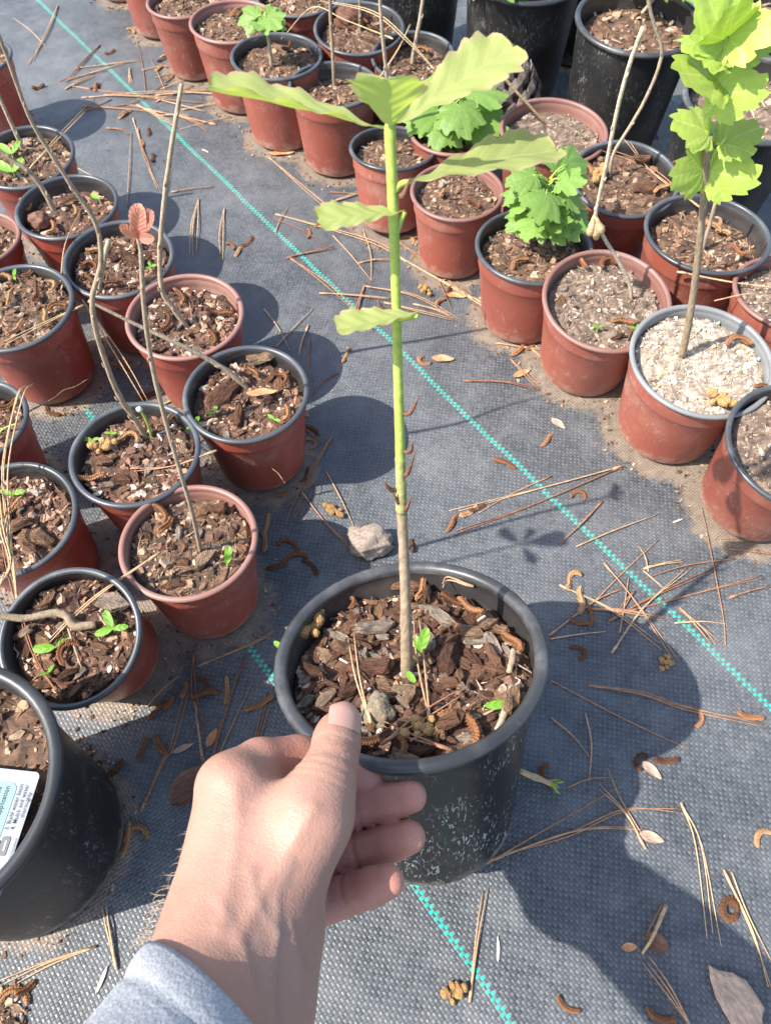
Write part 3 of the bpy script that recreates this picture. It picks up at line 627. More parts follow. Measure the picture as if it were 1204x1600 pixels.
bush('R8b', 'spreading lobed green seedling beside the pine cone behind the oak leaves', (705, 215), (704, 178), 14, .040, .040, 5, .9)
bush('R4', 'small seedling with a few lobed leaves on a bare stem in the black-rimmed pot', (424, 104), (412, 32), 6, .014, .024, 8, .5)
bush('B1', 'leafy shoot in the tall black pot behind the pine cone', (770, 0), (776, -10), 12, .035, .034, 11, .8)
bush('B2', 'pale leafy shoot drooping over the bark-filled black pot', (1000, 20), (1050, -40), 12, .04, .036, 14, .8)
# a leafy side shoot growing through the big pot's drainage hole below the oak crown
def sprout(base, label, leaves, group='tiny sprouts'):
    root = plant('sprout', label, 'sprout', base, group)
    top = base + Vector((0, 0, .006)); stem_part(root, 'stem', [base-Vector((0, 0, .002)), base.lerp(top, .5), top], [.0006, .0006, .0005], TWIGGREEN, 3, 5)
    for a, L, up in leaves:
        d = Vector((math.cos(math.radians(a)), math.sin(math.radians(a)), up)); place_leaf(root, LM_SPROUT, top, top+d*L, (0, -.5, 1))
    return root
def pot_sprout(key, x, y, label, leaves): sprout(soil_pt(key, x, y, .001), label, leaves)
pot_sprout('L1', 180, 988, 'bright three-leaved sprout in the tipped pot by the pink bark', [(120, .014, .4), (5, .011, .2), (200, .013, 0)])
pot_sprout('L1', 92, 1016, 'dark green two-leaved sprout in the shaded side of the tipped pot', [(190, .016, .1), (40, .009, .2)])
pot_sprout('L1', 80, 1056, 'tiny green speck sprout low in the tipped pot', [(60, .006, .3), (200, .005, .3)])
pot_sprout('M', 655, 1026, 'upright grass-like green sprout beside the oak stem', [(70, .012, .9), (110, .008, .6)])
pot_sprout('M', 634, 1054, 'short green leaf at the foot of the oak stem', [(300, .009, .4), (50, .008, .4)])
pot_sprout('M', 755, 1108, 'bright green single leaf near the curled catkin of the held pot', [(0, .012, .2)])
pot_sprout('M', 446, 1020, 'rounded two-leaved green sprout at the inner wall of the held pot', [(150, .008, .3), (20, .006, .2)])
pot_sprout('M', 552, 1135, 'small green sprout behind the thumb', [(80, .007, .5), (270, .007, .5)])
pot_sprout('L2', 357, 888, 'upright green sprout in the pot of the straight bare stem', [(80, .010, 1.0)])
pot_sprout('L3', 148, 694, 'green two-leaved sprout left of the yellow catkins', [(180, .009, .2), (10, .006, .2)])
pot_sprout('L3', 177, 684, 'tiny cross-shaped green sprout above the yellow catkins', [(180, .005, .3), (0, .005, .3), (90, .004, .3)])
pot_sprout('L3', 304, 672, 'two-leaved green sprout between two small pot rims', [(60, .009, .4), (220, .006, .2)])
pot_sprout('L4', 430, 662, 'small bright sprout in the sideways stem pot', [(150, .007, .3), (330, .006, .3)])
pot_sprout('L4', 336, 652, 'pale sprout at the inner wall of the sideways stem pot', [(70, .006, .5), (200, .005, .4)])
pot_sprout('L6', 238, 424, 'tiny star-shaped sprout beside the pale bark flake', [(0, .006, .4), (120, .006, .4), (240, .006, .4)])
pot_sprout('L7', 158, 318, 'single oval green leaf in the slanting stem pot', [(150, .012, .2)])
pot_sprout('L8', 22, 248, 'upper of two broad two-leaved sprouts in the straw pot', [(150, .018, .4), (50, .014, .7)])
pot_sprout('L8', 24, 276, 'lower of two broad two-leaved sprouts in the straw pot', [(160, .022, .4), (50, .016, .6)])
pot_sprout('L9', 26, 440, 'light green sprout among the catkins of the filled pot', [(90, .008, .5), (300, .006, .3)])
pot_sprout('L13', 24, 778, 'pale green two-leaved sprout behind the hanging dry needles', [(170, .010, .2), (10, .010, .2)])
pot_sprout('R11', 932, 518, 'tiny pale green sprout in the crooked dead stem pot', [(180, .006, .3), (10, .005, .3)])
pot_sprout('R11', 990, 520, 'second tiny pale sprout near the rim of the dead stem pot', [(180, .006, .3), (60, .005, .3)])
# grass tuft
b = soil_pt('L12', -8, 690); gt = plant('grass_tuft', 'small tuft of green grass blades in the pot under the dry needles', 'grass', b)
for i in range(10):
    a = i*2.1; d = Vector((math.cos(a)*.02+.006, math.sin(a)*.014, 0)); stem_part(gt, 'blade', [b+d*.1, b+d*.5+Vector((0, 0, .016)), b+d*1.1+Vector((0, 0, .024+.008*(i % 3)))], [.0007, .0006, .0002], TWIGGREEN, 4, 4, 0)

MARKS = [(POT[k]['M'].translation.x, POT[k]['M'].translation.y, SM[k][4]) for k in P0] + [(.03, .12, 'held black pot'), (-.25, .10, 'pot of the printed tag'), (gp(580, 852).x, gp(580, 852).y, 'grey dirt clod'), (gp(1150, 1562).x, gp(1150, 1562).y, 'large pale bark flake'), (gp(840, 1215).x, gp(840, 1215).y, 'yellowish pine shoot'), (gp(1030, 1474).x, gp(1030, 1474).y, 'stalked dead leaf'), (gp(1141, 1420).x, gp(1141, 1420).y, 'ring-shaped catkin'), (gp(692, 559).x, gp(692, 559).y, 'small orange oval leaf'), (gp(303, 1226).x, gp(303, 1226).y, 'curled dark dead leaf'), (gp(1037, 1036).x, gp(1037, 1036).y, 'pale crumbly catkin')]
def nearest(x, y): return min(MARKS, key=lambda m: (m[0]-x)**2+(m[1]-y)**2)[2]
# ------------------------------------------------------------------ bark chips laid loose in the pots
CHIP_ME = []
for i in range(26):
    r = random.Random(100+i); L = 1; n = r.randint(9, 13); v, f = chip_geo(r, 1, r.uniform(.26, .60), r.uniform(.12, .26), n)
    # split the top into a ridge line so the chip is not flat
    m = len(v); v.append((r.uniform(-.1, .1), r.uniform(-.05, .05), r.uniform(.08, .17)))
    f = [q for q in f if q != tuple(range(n, 2*n))] + [(n+k, n+(k+1) % n, m) for k in range(n)]
    me = mesh('bark_chip', v, f, False); me.materials.append(BARK); CHIP_ME.append(me)
def chip(key, x, y, z, s, rz, label, group, rx=None, ry=None, me=None):
    q = POT[key]; M = q['M'] @ Matrix.Translation((x, y, z)) @ Matrix.Rotation(rz, 4, 'Z') @ Matrix.Rotation(rx if rx is not None else rng.gauss(0, .22), 4, 'X') @ Matrix.Rotation(ry if ry is not None else rng.gauss(0, .22), 4, 'Y') @ Matrix.Scale(s, 4)
    o = bpy.data.objects.new('bark_chip', me or rng.choice(CHIP_ME)); COL.objects.link(o); o.matrix_world = M; tag(o, label, 'bark chip', group); return o
def loc(key, x, y): return POT[key]['M'].inverted() @ soil_pt(key, x, y)
def dart(key, n, mind, r, rf=.93):
    pts = []; q = POT[key]
    for _ in range(n*30):
        a = r.uniform(0, 6.283); rr = q['r']*rf*math.sqrt(r.random()); x, y = rr*math.cos(a), rr*math.sin(a)
        if all((x-p[0])**2+(y-p[1])**2 > mind*mind for p in pts): pts.append((x, y))
        if len(pts) >= n: break
    return pts
r = random.Random(21); FEAT = [(loc('M', *p), t) for p, t in (((636, 1056), 'oak stem foot'), ((590, 1112), 'rounded stone'), ((492, 990), 'lumpy golden catkin cluster'), ((725, 1145), 'hooked catkin at the front'), ((790, 1110), 'grey dead twig'), ((660, 934), 'back wall catkin'), ((800, 1016), 'stubby catkin at the right wall'), ((446, 1040), 'rounded two-leaved sprout'), ((560, 1000), 'tan needle pair'), ((730, 1020), 'red-brown needle pair'), ((535, 1150), 'thumb'))]
def LABM(x, y, s=0): return ('' if not s else 'tiny ' if s < .0095 else 'small ' if s < .0125 else 'long ')+'loose bark chip in the held pot near the '+min(FEAT, key=lambda q: (q[0].x-x)**2+(q[0].y-y)**2)[1]
for x, y in dart('M', 175, .0062, r, .92):
    if (x*x+y*y) <= 9e-5: continue
    cs = .008+.014*r.random()**1.8; chip('M', x, y, POT['M']['z']+surf('M', x, y)+.0026, cs, r.uniform(0, 6.28), LABM(x, y, cs), 'bark chips in the held pot')
for px, py, s, rz in ((585, 990, .030, .3), (590, 1052, .026, .05), (702, 1030, .034, 1.35), (735, 998, .020, -.2), (512, 1102, .018, .9), (490, 1058, .022, -.5), (640, 1096, .016, 1), (690, 1140, .034, -.1), (668, 940, .022, 1.5), (760, 985, .018, .7), (545, 1025, .022, .2), (798, 1105, .024, 1.2), (690, 975, .024, -.8), (640, 925, .024, .1), (770, 1035, .02, 2)):
    p = loc('M', px, py); chip('M', p.x, p.y, POT['M']['z']+.0065, s, rz, LABM(p.x, p.y).replace('loose bark chip', 'large bark piece'), 'large bark pieces in the held pot')
for key, n, mx in (('L1', 18, .020), ('L2', 20, .016), ('L3', 16, .018), ('L4', 16, .018), ('L5', 14, .015), ('L6', 10, .015), ('L13', 10, .018), ('L14', 10, .016), ('R11', 10, .014), ('R10', 6, .012)):
    for x, y in dart(key, n, .010, r, .85):
        cs = .006+mx*r.random()**1.6; cw = 'tiny ' if cs < .009 else 'small ' if cs < .014 else 'long '
        chip(key, x, y, POT[key]['z']+surf(key, x, y)+.002, cs, r.uniform(0, 6.28), cw+'loose bark chip in the '+SM[key][4] if key in SM else cw+'loose bark chip beside the printed tag', 'bark chips in the '+(SM[key][4] if key in SM else 'tag pot'))
for key, px, py, s, rz, lab in (('L4', 352, 618, .042, .75, 'big rugged grey bark slab leaning on the sideways stem'), ('L4', 408, 566, .030, .25, 'flat pale bark piece behind the sideways stem'), ('L4', 374, 655, .026, 1.5, 'upright pinkish bark piece in the sideways stem pot'),
    ('L6', 205, 408, .030, -.3, 'pale layered bark flake in its small terracotta pot'), ('L1', 178, 942, .030, -.2, 'flat pink bark piece in the tipped pot'), ('L1', 110, 1055, .022, .4, 'triangular dark bark piece in the tipped pot'),
    ('L13', 60, 845, .042, -.25, 'wide dark bark slab in the pot of hanging needles'), ('L13', 35, 822, .026, .5, 'oval grey bark piece beside the wide dark slab'), ('L3', 160, 726, .022, .1, 'grey bark piece below the yellow catkins'), ('L3', 170, 764, .016, .3, 'light grey bark piece near the front wall of the stub pot'),
    ('L2', 345, 800, .018, .1, 'pink square bark piece behind the straight bare stem'), ('L2', 322, 878, .022, 1.0, 'dark upright bark piece at the foot of the straight stem'), ('R13', 1005, 298, .030, .1, 'pale flat bark piece in the curved stem pot'), ('R13', 1000, 255, .026, .3, 'brown bark piece at the back of the curved stem pot')):
    p = loc(key, px, py); chip(key, p.x, p.y, POT[key]['z']+.006, s, rz, lab, None, me=CHIP_ME[(int(px)+int(py)) % 26])

# ------------------------------------------------------------------ catkins
def catkin_mesh(seed, L, R, bend, twist=0.0, wave=0.0, cluster=False):
    r = random.Random(seed); n, s = 34, 10; P = []; a = 0; p = Vector((0, 0, 0)); 
    for i in range(n+1):
        t = i/n; P.append(p.copy()); a += bend/n*(1 if wave == 0 else math.cos(t*math.pi*2*wave))
        p = p + Vector((math.cos(a), math.sin(a), .0))*L/n
    c = sum(P, Vector())/len(P); P = [q-c+Vector((0, 0, R*.95 + .0015*math.sin(q.x*300+seed))) for q in P]
    V, Fc = [], []
    for i, q in enumerate(P):
        t = i/n; d = (P[min(i+1, n)]-P[max(i-1, 0)]).normalized(); sd = Vector((-d.y, d.x, 0)); up = Vector((0, 0, 1))
        env = min(1, (t+.03)*6)*min(1, (1.03-t)*9)*(1-.25*t)
        for k in range(s):
            an = 2*math.pi*(k+(.5 if i % 2 else 0))/s; b = 1+(.34 if (i % 2) ^ (k % 2) else -.14)+r.uniform(-.1, .1)
            V.append(q+(sd*math.cos(an)+up*math.sin(an))*R*env**.6*b)
    for i in range(n):
        for k in range(s):
            m = (k+1) % s
            Fc.append((i*s+k, (i+1)*s+k, (i+1)*s+m, i*s+m))
    Fc.append(tuple(range(s))); Fc.append(tuple(n*s+k for k in reversed(range(s))))
    me = mesh('catkin', V, Fc, False); me.materials.append(CATKIN); return me
CK = [catkin_mesh(1, .026, .0021, .3), catkin_mesh(2, .024, .0021, 1.6), catkin_mesh(3, .030, .0022, 2.6), catkin_mesh(4, .028, .0020, 3.6), catkin_mesh(5, .026, .0022, 2.4, 0, .5), catkin_mesh(6, .022, .0022, -2.0), catkin_mesh(7, .018, .0024, .5), catkin_mesh(8, .030, .0021, 4.2, 0, .75)]
CKLOOP = catkin_mesh(9, .034, .0024, 6.3)
def grape_mesh(seed, n=16, R=.010):                          # a cluster of stubby unopened catkins
    r = random.Random(seed); V, Fc = [], []
    for i in range(n):
        c = Vector((r.uniform(-1, 1)*R, r.uniform(-.5, .5)*R, r.uniform(.25, .8)*R*.7)); rr = R*r.uniform(.26, .36); b = len(V); 
        for a in range(1, 6):
            for k in range(9):
                th = math.pi*a/6; ph = 6.283*k/9; j = 1+r.uniform(-.12, .12); V.append(c+Vector((math.sin(th)*math.cos(ph), math.sin(th)*math.sin(ph), math.cos(th)))*rr*j)
        for a in range(4):
            for k in range(9): m = (k+1) % 9; Fc.append((b+a*9+k, b+(a+1)*9+k, b+(a+1)*9+m, b+a*9+m))
        Fc.append(tuple(b+k for k in range(9))); Fc.append(tuple(b+36+k for k in reversed(range(9))))
    me = mesh('catkin_cluster', V, Fc, False); me.materials.append(CATKIN_Y); return me
GRAPE = [grape_mesh(1), grape_mesh(2, 12, .009)]
CKW = ['straight', 'slightly bent', 'hooked', 'curled', 'snaking', 'bent', 'stubby', 'zigzag']
def ground_catkin(x, y, me, rz, s=1.0, label=None, group='catkins on the fabric', name='catkin', dz=0.0):
    p = gp(x, y); label = label or '%s brown pine catkin on the fabric near the %s' % (CKW[CK.index(me)], nearest(p.x, p.y)); o = bpy.data.objects.new(name, me); COL.objects.link(o)
    o.location = (p.x, p.y, hgt(p.x, p.y)+dz); o.rotation_euler = (rng.uniform(-.06, .06), rng.uniform(-.06, .06), rz); o.scale = (s*rng.uniform(.7, 1.12), s*rng.uniform(.75, 1.15), s*rng.uniform(.65, 1.0))
    tag(o, label, 'catkin', group); return o
GC = [(660, 562, 3, 3.4), (787, 722, 4, -1.2), (905, 770, 3, 1.0), (643, 852, 6, 1.4), (450, 848, 3, 1.0), (432, 884, 4, -.4), (486, 884, 1, 1.3), (460, 868, 2, 2), (416, 818, 0, 1.3), (413, 845, 0, 1.5), (893, 903, 7, .3), (906, 936, 4, .8), (922, 962, 1, .7), (904, 972, 0, -.5), (905, 1018, 3, .2), (1092, 1120, 3, -.4), (1172, 1118, 0, -.4), (1000, 1188, 3, 2.2), (1040, 1188, 0, -.2), (1192, 1305, 2, 2.4), (886, 1572, 1, 4.9), (1032, 1588, 1, 5.2), (852, 1212, 7, 1.2), (288, 1078, 6, 1.2), (318, 1068, 3, .4), (318, 1085, 4, 2.5), (354, 1078, 0, 1.5), (405, 1100, 0, .35), (222, 1170, 0, 1.2), (250, 1165, 0, -1.1), (264, 1098, 6, .8), (245, 1110, 4, .3), (210, 1300, 3, 1.5), (196, 1312, 0, 1.4), (170, 1205, 1, -.3), (360, 380, 5, .2), (372, 388, 4, .6), (386, 374, 1, .2), (222, 222, 1, 1.2), (232, 205, 4, 1.0), (238, 245, 0, 1.4), (195, 178, 4, .2), (172, 80, 1, 0), (205, 45, 5, .3), (540, 555, 0, 1.2), (478, 740, 0, 1.2), (484, 668, 1, 1.9), (487, 690, 3, 0), (700, 452, 4, .5), (686, 470, 5, 2), (530, 330, 1, .3), (500, 345, 4, .4), (482, 362, 1, .9), (732, 798, 0, .4), (706, 815, 4, .6), (745, 792, 6, .3), (812, 545, 4, .2), (830, 538, 1, .3), (790, 520, 5, .1), (868, 560, 6, .3), (855, 685, 4, .4), (215, 530, 4, .2), (228, 615, 6, .2), (80, 642, 1, 4.9), (345, 545, 0, .6), (150, 135, 1, .3), (60, 135, 0, .4), (270, 18, 1, .2), (250, 105, 4, .5), (268, 118, 1, .2), (255, 92, 0, .7), (690, 420, 3, .6), (40, 1545, 6, .4), (22, 1555, 2, 1.8), (150, 135, 4, 1), (880, 590, 4, 2), (470, 650, 3, 2), (520, 250, 3, 1), (640, 370, 2, 1), (655, 372, 5, 0), (440, 770, 6, .3)]
for x, y, k, rz in GC: ground_catkin(x, y, CK[k], rz, rng.uniform(.85, 1.1))
ground_catkin(1141, 1420, CKLOOP, 1.0, 1.0, 'ring-shaped tan catkin on the sunlit weed fabric', None)
for x, y, g, l in ((711, 1552, 0, 'round tan catkin cluster on the fabric below the held pot'), (522, 796, 0, 'tan catkin cluster beside the grey dirt clod'), (1037, 1036, 1, 'pale crumbly catkin at the edge of the pot shadow'), (664, 452, 1, 'rusty catkin cluster in front of the bare mulch pot')):
    ground_catkin(x, y, GRAPE[g], rng.uniform(0, 3), 1.0, l, None, 'catkin_cluster')
def pot_catkin(key, x, y, me, rz, s, label, up=.003, group=None, name='catkin'):
    p = loc(key, x, y); q = POT[key]; o = bpy.data.objects.new(name, me); COL.objects.link(o)
    o.matrix_world = q['M'] @ Matrix.Translation((p.x, p.y, q['z']+up)) @ Matrix.Rotation(rz, 4, 'Z') @ Matrix.Rotation(rng.uniform(-.12, .12), 4, 'X') @ Matrix.Scale(s, 4); tag(o, label, 'catkin', group)
for x, y, k, rz, s in ((580, 1165, 1, -.7, 1.05), (620, 1172, 3, .6, .9), (725, 1145, 2, 1.0, 1.25), (659, 934, 0, 1.2, .9), (708, 950, 6, -.8, 1), (800, 1016, 6, 1.9, 1.1), (548, 950, 3, .3, .7), (712, 990, 6, 1.6, .8), (736, 962, 0, -.9, .9)):
    pot_catkin('M', x, y, CK[k], rz, s, 'orange-brown catkin lying on the bark of the held pot', .006, 'catkins in the held pot')
pot_catkin('M', 492, 990, GRAPE[0], 1.2, 1.1, 'lumpy golden catkin cluster at the inner wall of the held pot', .005, None, 'catkin_cluster')
pot_catkin('M', 655, 1150, GRAPE[1], .2, 1.0, 'dull golden catkin cluster near the front rim of the held pot', .005, None, 'catkin_cluster')
pot_catkin('L3', 166, 704, GRAPE[0], .3, 1.0, 'golden catkin cluster in the white-tipped stub pot', .004, None, 'catkin_cluster')
pot_catkin('R15', 1120, 632, GRAPE[0], -.5, 1.1, 'golden catkin cluster on the whitened mulch', .004, None, 'catkin_cluster')
pot_catkin('R13', 935, 282, GRAPE[0], 1.2, 1.2, 'golden catkin cluster in the curved stem pot', .004, None, 'catkin_cluster')
for key, L in {'L1': [(108, 1018, 3)], 'L2': [(255, 808, 1), (262, 828, 6)], 'L3': [(206, 688, 3), (146, 752, 0), (272, 660, 5)], 'L4': [(442, 598, 3), (448, 655, 1), (398, 588, 6)], 'L5': [(285, 470, 1), (345, 495, 0), (262, 510, 2), (335, 535, 1)], 'L6': [(140, 420, 3), (145, 445, 4), (182, 448, 1), (150, 398, 6), (214, 385, 6)],
    'L7': [(120, 338, 1), (112, 320, 4), (45, 325, 2), (85, 364, 1)], 'L9': [(60, 465, 0), (84, 452, 3), (30, 520, 0), (20, 470, 4), (95, 485, 5), (50, 430, 1), (75, 500, 6), (8, 440, 2)], 'L12': [(18, 640, 0)], 'L13': [(22, 800, 0), (4, 795, 0)], 'R10': [(808, 416, 2)], 'R11': [(945, 415, 3), (970, 508, 1), (908, 415, 5)], 'R14': [(1128, 372, 3), (1110, 360, 4), (1150, 400, 0)],
    'R15': [(1148, 538, 2), (1190, 610, 1)], 'R5': [(540, 118, 4)], 'R6': [(560, 40, 4), (590, 55, 1)], 'R7': [(660, 85, 5), (625, 70, 1)], 'R9': [(690, 310, 6), (740, 325, 1)], 'R13': [(915, 270, 5), (1030, 300, 1), (1045, 265, 6)], 'R4': [(450, 80, 1)], 'R3': [(370, 25, 4)]}.items():
    for i, (x, y, k) in enumerate(L): pot_catkin(key, x, y, CK[k], rng.uniform(0, 3), rng.uniform(.85, 1.05), 'brown catkin in the '+SM[key][4], .0045, 'catkins in the '+SM[key][4])

# ------------------------------------------------------------------ pine needles
def needle(pts, n=2, mat=NEEDLE, label=None, group='needles on the fabric', spread=.0022, rad=.00062, name='pine_needles'):
    P = [Vector(p) for p in pts]; L = sum((P[i+1]-P[i]).length for i in range(len(P)-1)); V, Fc = [], []; r = rng
    o0 = P[0].copy(); side = (P[-1]-P[0]).cross(Vector((0, 0, 1))).normalized()
    for k in range(n):
        off = (k-(n-1)/2)*spread*r.uniform(.6, 2.2); bow = r.uniform(-.02, .02)*L; Q = []
        for i, p in enumerate(P):
            t = i/(len(P)-1); Q.append(p-o0 + side*(off*t**.8 + bow*math.sin(math.pi*t)) + Vector((0, 0, .0003*k)))
        if n > 1: Q[-1] = Q[-1] - (Q[-1]-Q[-2])*r.uniform(0, .18)
        p, rr = spline(Q, [rad*1.15]+[rad]*(len(Q)-2)+[rad*.5], 5); tube(p, rr, 5, V, Fc, 0)
    if n > 1:                                                # the papery sheath that binds them
        d = (P[1]-P[0]).normalized(); tube([Vector()-d*.002, Vector()+d*.004, Vector()+d*.009], [rad*1.6, rad*2.1, rad*1.5], 6, V, Fc, 0)
    c_ = P[len(P)//2]; label = label or '%s on the fabric near the %s' % (['', 'single dry pine needle', 'pair of dry pine needles', 'three dry needles'][n], nearest(c_.x, c_.y))
    if len(label.split()) > 16: label = label.replace(' on the fabric', '')
    o = link(name, mesh('needles', V, Fc), None, mat); o.location = o0; return tag(o, label, 'pine needle', group)
def gneedle(pix, n=2, mat=NEEDLE, **kw):
    L = []
    for i, (x, y) in enumerate(pix):
        p = gp(x, y); L.append((p.x, p.y, hgt(p.x, p.y)+.0008+rng.uniform(0, .0025 if 0 < i < len(pix)-1 else .0008)))
    if len(L) == 2: m = (Vector(L[0])+Vector(L[1]))/2; m += Vector((rng.uniform(-.003, .003), rng.uniform(-.003, .003), .0012)); L.insert(1, m)
    return needle(L, n, mat, **kw)
GN = [([(970, 727), (860, 758), (700, 800)], 2), ([(968, 729), (830, 785), (690, 838)], 2), ([(862, 742), (800, 770), (745, 802)], 1), ([(940, 782), (870, 852)], 2), ([(946, 880), (988, 937), (1066, 1046)], 2), ([(877, 914), (954, 954), (1043, 1017)], 2), ([(954, 968), (1020, 934), (1131, 880)], 2), ([(983, 954), (1117, 917), (1204, 897)], 2), ([(957, 1017), (1008, 948), (1083, 880)], 2), ([(1134, 1008), (1126, 951), (1098, 790)], 1), ([(968, 988), (983, 897)], 1), ([(928, 940), (985, 885), (1030, 840)], 1), ([(860, 991), (928, 940), (980, 914)], 2), ([(860, 998), (946, 986)], 1), ([(923, 1071), (1003, 1086), (1071, 1106), (1206, 1134)], 3), ([(860, 1063), (968, 1120), (1080, 1171)], 1), ([(860, 1121), (921, 1183)], 1), ([(914, 1114), (920, 1220)], 1),
    ([(760, 1349), (841, 1308), (969, 1228)], 1), ([(788, 1333), (889, 1304), (977, 1266), (1070, 1266)], 2), ([(770, 1342), (901, 1300), (1015, 1292)], 2), ([(1007, 1322), (977, 1272), (929, 1224)], 2), ([(1001, 1300), (969, 1244), (949, 1200)], 1), ([(1066, 1258), (1094, 1320), (1118, 1485)], 3), ([(1134, 1363), (1178, 1457), (1206, 1546)], 2), ([(1144, 1361), (1206, 1500)], 1), ([(1078, 1600), (1040, 1545), (1005, 1497)], 3), ([(887, 1230), (965, 1214)], 1), ([(734, 1561), (748, 1460), (760, 1380)], 2),
    ([(144, 1480), (75, 1504), (-5, 1542)], 3), ([(180, 1510), (168, 1444), (162, 1408)], 2), ([(302, 1020), (305, 1087), (323, 1152)], 2), ([(305, 1100), (316, 1175), (319, 1197)], 2), ([(330, 1207), (339, 1160), (364, 1082), (384, 1025)], 2), ([(339, 1184), (369, 1125), (397, 1060)], 1), ([(397, 1177), (404, 1140), (422, 1072)], 3), ([(220, 1264), (252, 1189), (267, 1162), (300, 1050)], 2), ([(230, 1105), (280, 1057)], 1), ([(312, 1040), (387, 1005), (430, 985)], 2), ([(275, 1000), (300, 1042)], 1),
    ([(517, 682), (487, 738), (453, 816)], 3), ([(472, 768), (509, 816), (550, 854)], 2), ([(509, 734), (554, 824)], 1), ([(431, 540), (490, 480)], 1), ([(481, 508), (466, 558)], 2), ([(483, 529), (490, 615)], 1), ([(528, 583), (487, 618)], 1), ([(412, 480), (453, 547)], 1),
    ([(90, 8), (68, 60), (45, 100)], 3), ([(110, 133), (220, 150), (330, 160)], 2), ([(130, 152), (345, 140)], 2), ([(130, 165), (270, 175)], 2), ([(335, 190), (270, 178), (190, 160)], 2), ([(198, 320), (205, 205)], 1), ([(208, 185), (230, 250), (250, 300)], 2), ([(215, 200), (235, 265)], 2), ([(335, 192), (220, 170)], 2), ([(120, 105), (225, 92)], 2), ([(228, 150), (215, 65)], 1), ([(260, 145), (235, 90)], 1), ([(140, 152), (300, 140)], 1), ([(420, 245), (470, 288), (520, 328)], 3), ([(432, 332), (580, 374), (645, 411)], 2), ([(310, 310), (303, 350), (300, 398)], 3), ([(350, 325), (345, 402)], 2), ([(430, 360), (452, 318)], 1), ([(520, 365), (580, 435)], 1), ([(567, 356), (580, 435)], 1), ([(455, 402), (567, 495)], 2), ([(571, 444), (650, 462), (720, 500)], 2), ([(622, 374), (692, 425), (767, 490)], 3), ([(627, 400), (782, 500), (922, 635)], 2), ([(677, 420), (705, 480)], 1), ([(602, 470), (717, 500)], 2), ([(777, 535), (877, 550)], 2), ([(830, 545), (900, 610)], 2), ([(270, 120), (210, 160), (100, 175)], 2), ([(175, 155), (60, 215)], 1), ([(250, 30), (180, 0)], 2), ([(70, 70), (20, 25)], 1), ([(1204, 838), (1120, 842)], 2), ([(1150, 870), (1000, 905)], 1), ([(900, 852), (1030, 800)], 1), ([(1035, 1412), (1005, 1470)], 1), ([(360, 180), (280, 200)], 1), ([(430, 640), (470, 700)], 1), ([(155, 70), (100, 130)], 2), ([(320, 1290), (290, 1380)], 1)]
for pix, n in GN: gneedle(pix, n)
r = random.Random(5)
for _ in range(74):                                          # drifts between the pots
    x, y = r.choice([(r.uniform(90, 340), r.uniform(120, 200)), (r.uniform(60, 300), r.uniform(90, 260)), (r.uniform(260, 520), r.uniform(180, 420)), (r.uniform(420, 760), r.uniform(290, 480)), (r.uniform(230, 340), r.uniform(60, 160)), (r.uniform(150, 480), r.uniform(560, 780)), (r.uniform(640, 900), r.uniform(440, 620)), (r.uniform(880, 1190), r.uniform(840, 1000))]); a = r.gauss(.1, .8); L = r.uniform(40, 120)
    gneedle([(x, y), (x+L*math.cos(a), y+L*.6*math.sin(a))], r.choice((1, 2, 2, 3)))
def hneedle(pts, n=2, mat=NEEDLE, label='', **kw): return needle([gp(x, y, z) for x, y, z in pts], n, mat, label=label, group=None, **kw)
hneedle([(246, 866, .104), (140, 938, .100), (50, 1030, .086)], 2, label='pair of reddish needles bridging two small pot rims beside the held pot')
hneedle([(95, 1090, .080), (55, 1010, .088), (12, 850, .104), (22, 760, .11)], 2, label='long needles slanting down into the tipped pot')
hneedle([(28, 940, .1), (10, 800, .104), (8, 720, .12), (30, 620, .14), (48, 600, .12)], 3, STRAW, label='long pale dry needles hanging over the dark bark slab pot')
hneedle([(0, 915, .1), (14, 880, .102), (0, 820, .108), (-10, 700, .12)], 2, STRAW, label='second wisp of pale needles beside the dark bark slab pot')
hneedle([(335, 705, .099), (270, 728, .090), (195, 735, .086)], 2, label='reddish needle pair lying across the stub pot rim')
hneedle([(48, 262, .095), (90, 215, .10), (138, 168, .085)], 3, STRAW, label='tan straw laid across the two-sprout pot')
hneedle([(95, 440, .1), (105, 380, .11), (128, 325, .09)], 1, label='single reddish needle across the slanting stem pot')
hneedle([(128, 478, .1), (60, 510, .098), (0, 540, .096)], 2, STRAW, label='pale needles across the catkin-filled pot')
hneedle([(130, 470, .09), (190, 560, .05), (235, 640, .03)], 2, label='reddish needles dropping behind the stub pot rim')
hneedle([(1085, 318, .105), (1000, 255, .1), (900, 222, .115)], 2, label='reddish needles across the curved stem pot')
hneedle([(1090, 322, .106), (1020, 270, .1), (975, 215, .12)], 2, label='second reddish needle pair across the curved stem pot')
hneedle([(1060, 425, .104), (1140, 440, .1), (1215, 450, .1)], 2, STRAW, label='golden needles lying behind the bleached rim')
hneedle([(1115, 470, .1), (1170, 458, .108), (1210, 470, .1)], 1, label='needle leaning on the back of the bleached rim')
hneedle([(612, 60, .13), (540, 30, .12), (490, 10, .11), (440, 60, .1)], 2, STRAW, label='tan straw arching over the rusty clod pot')
hneedle([(680, 110, .1), (630, 60, .13), (580, 20, .14), (500, 0, .12)], 2, STRAW, label='tan straw crossing the forked stem pot')
hneedle([(580, 140, .1), (620, 80, .12), (645, 30, .13)], 2, STRAW, label='straw slanting between the two black-rimmed bare stem pots')
M0 = POT['M']
def mneedle(pix, n, lab, mat=NEEDLE, up=.009): needle([soil_pt('M', x, y, up) for x, y in pix], n, mat, label=lab, group=None)
mneedle([(672, 1130), (655, 1030), (648, 960)], 2, 'red-brown needle pair beside the oak stem')
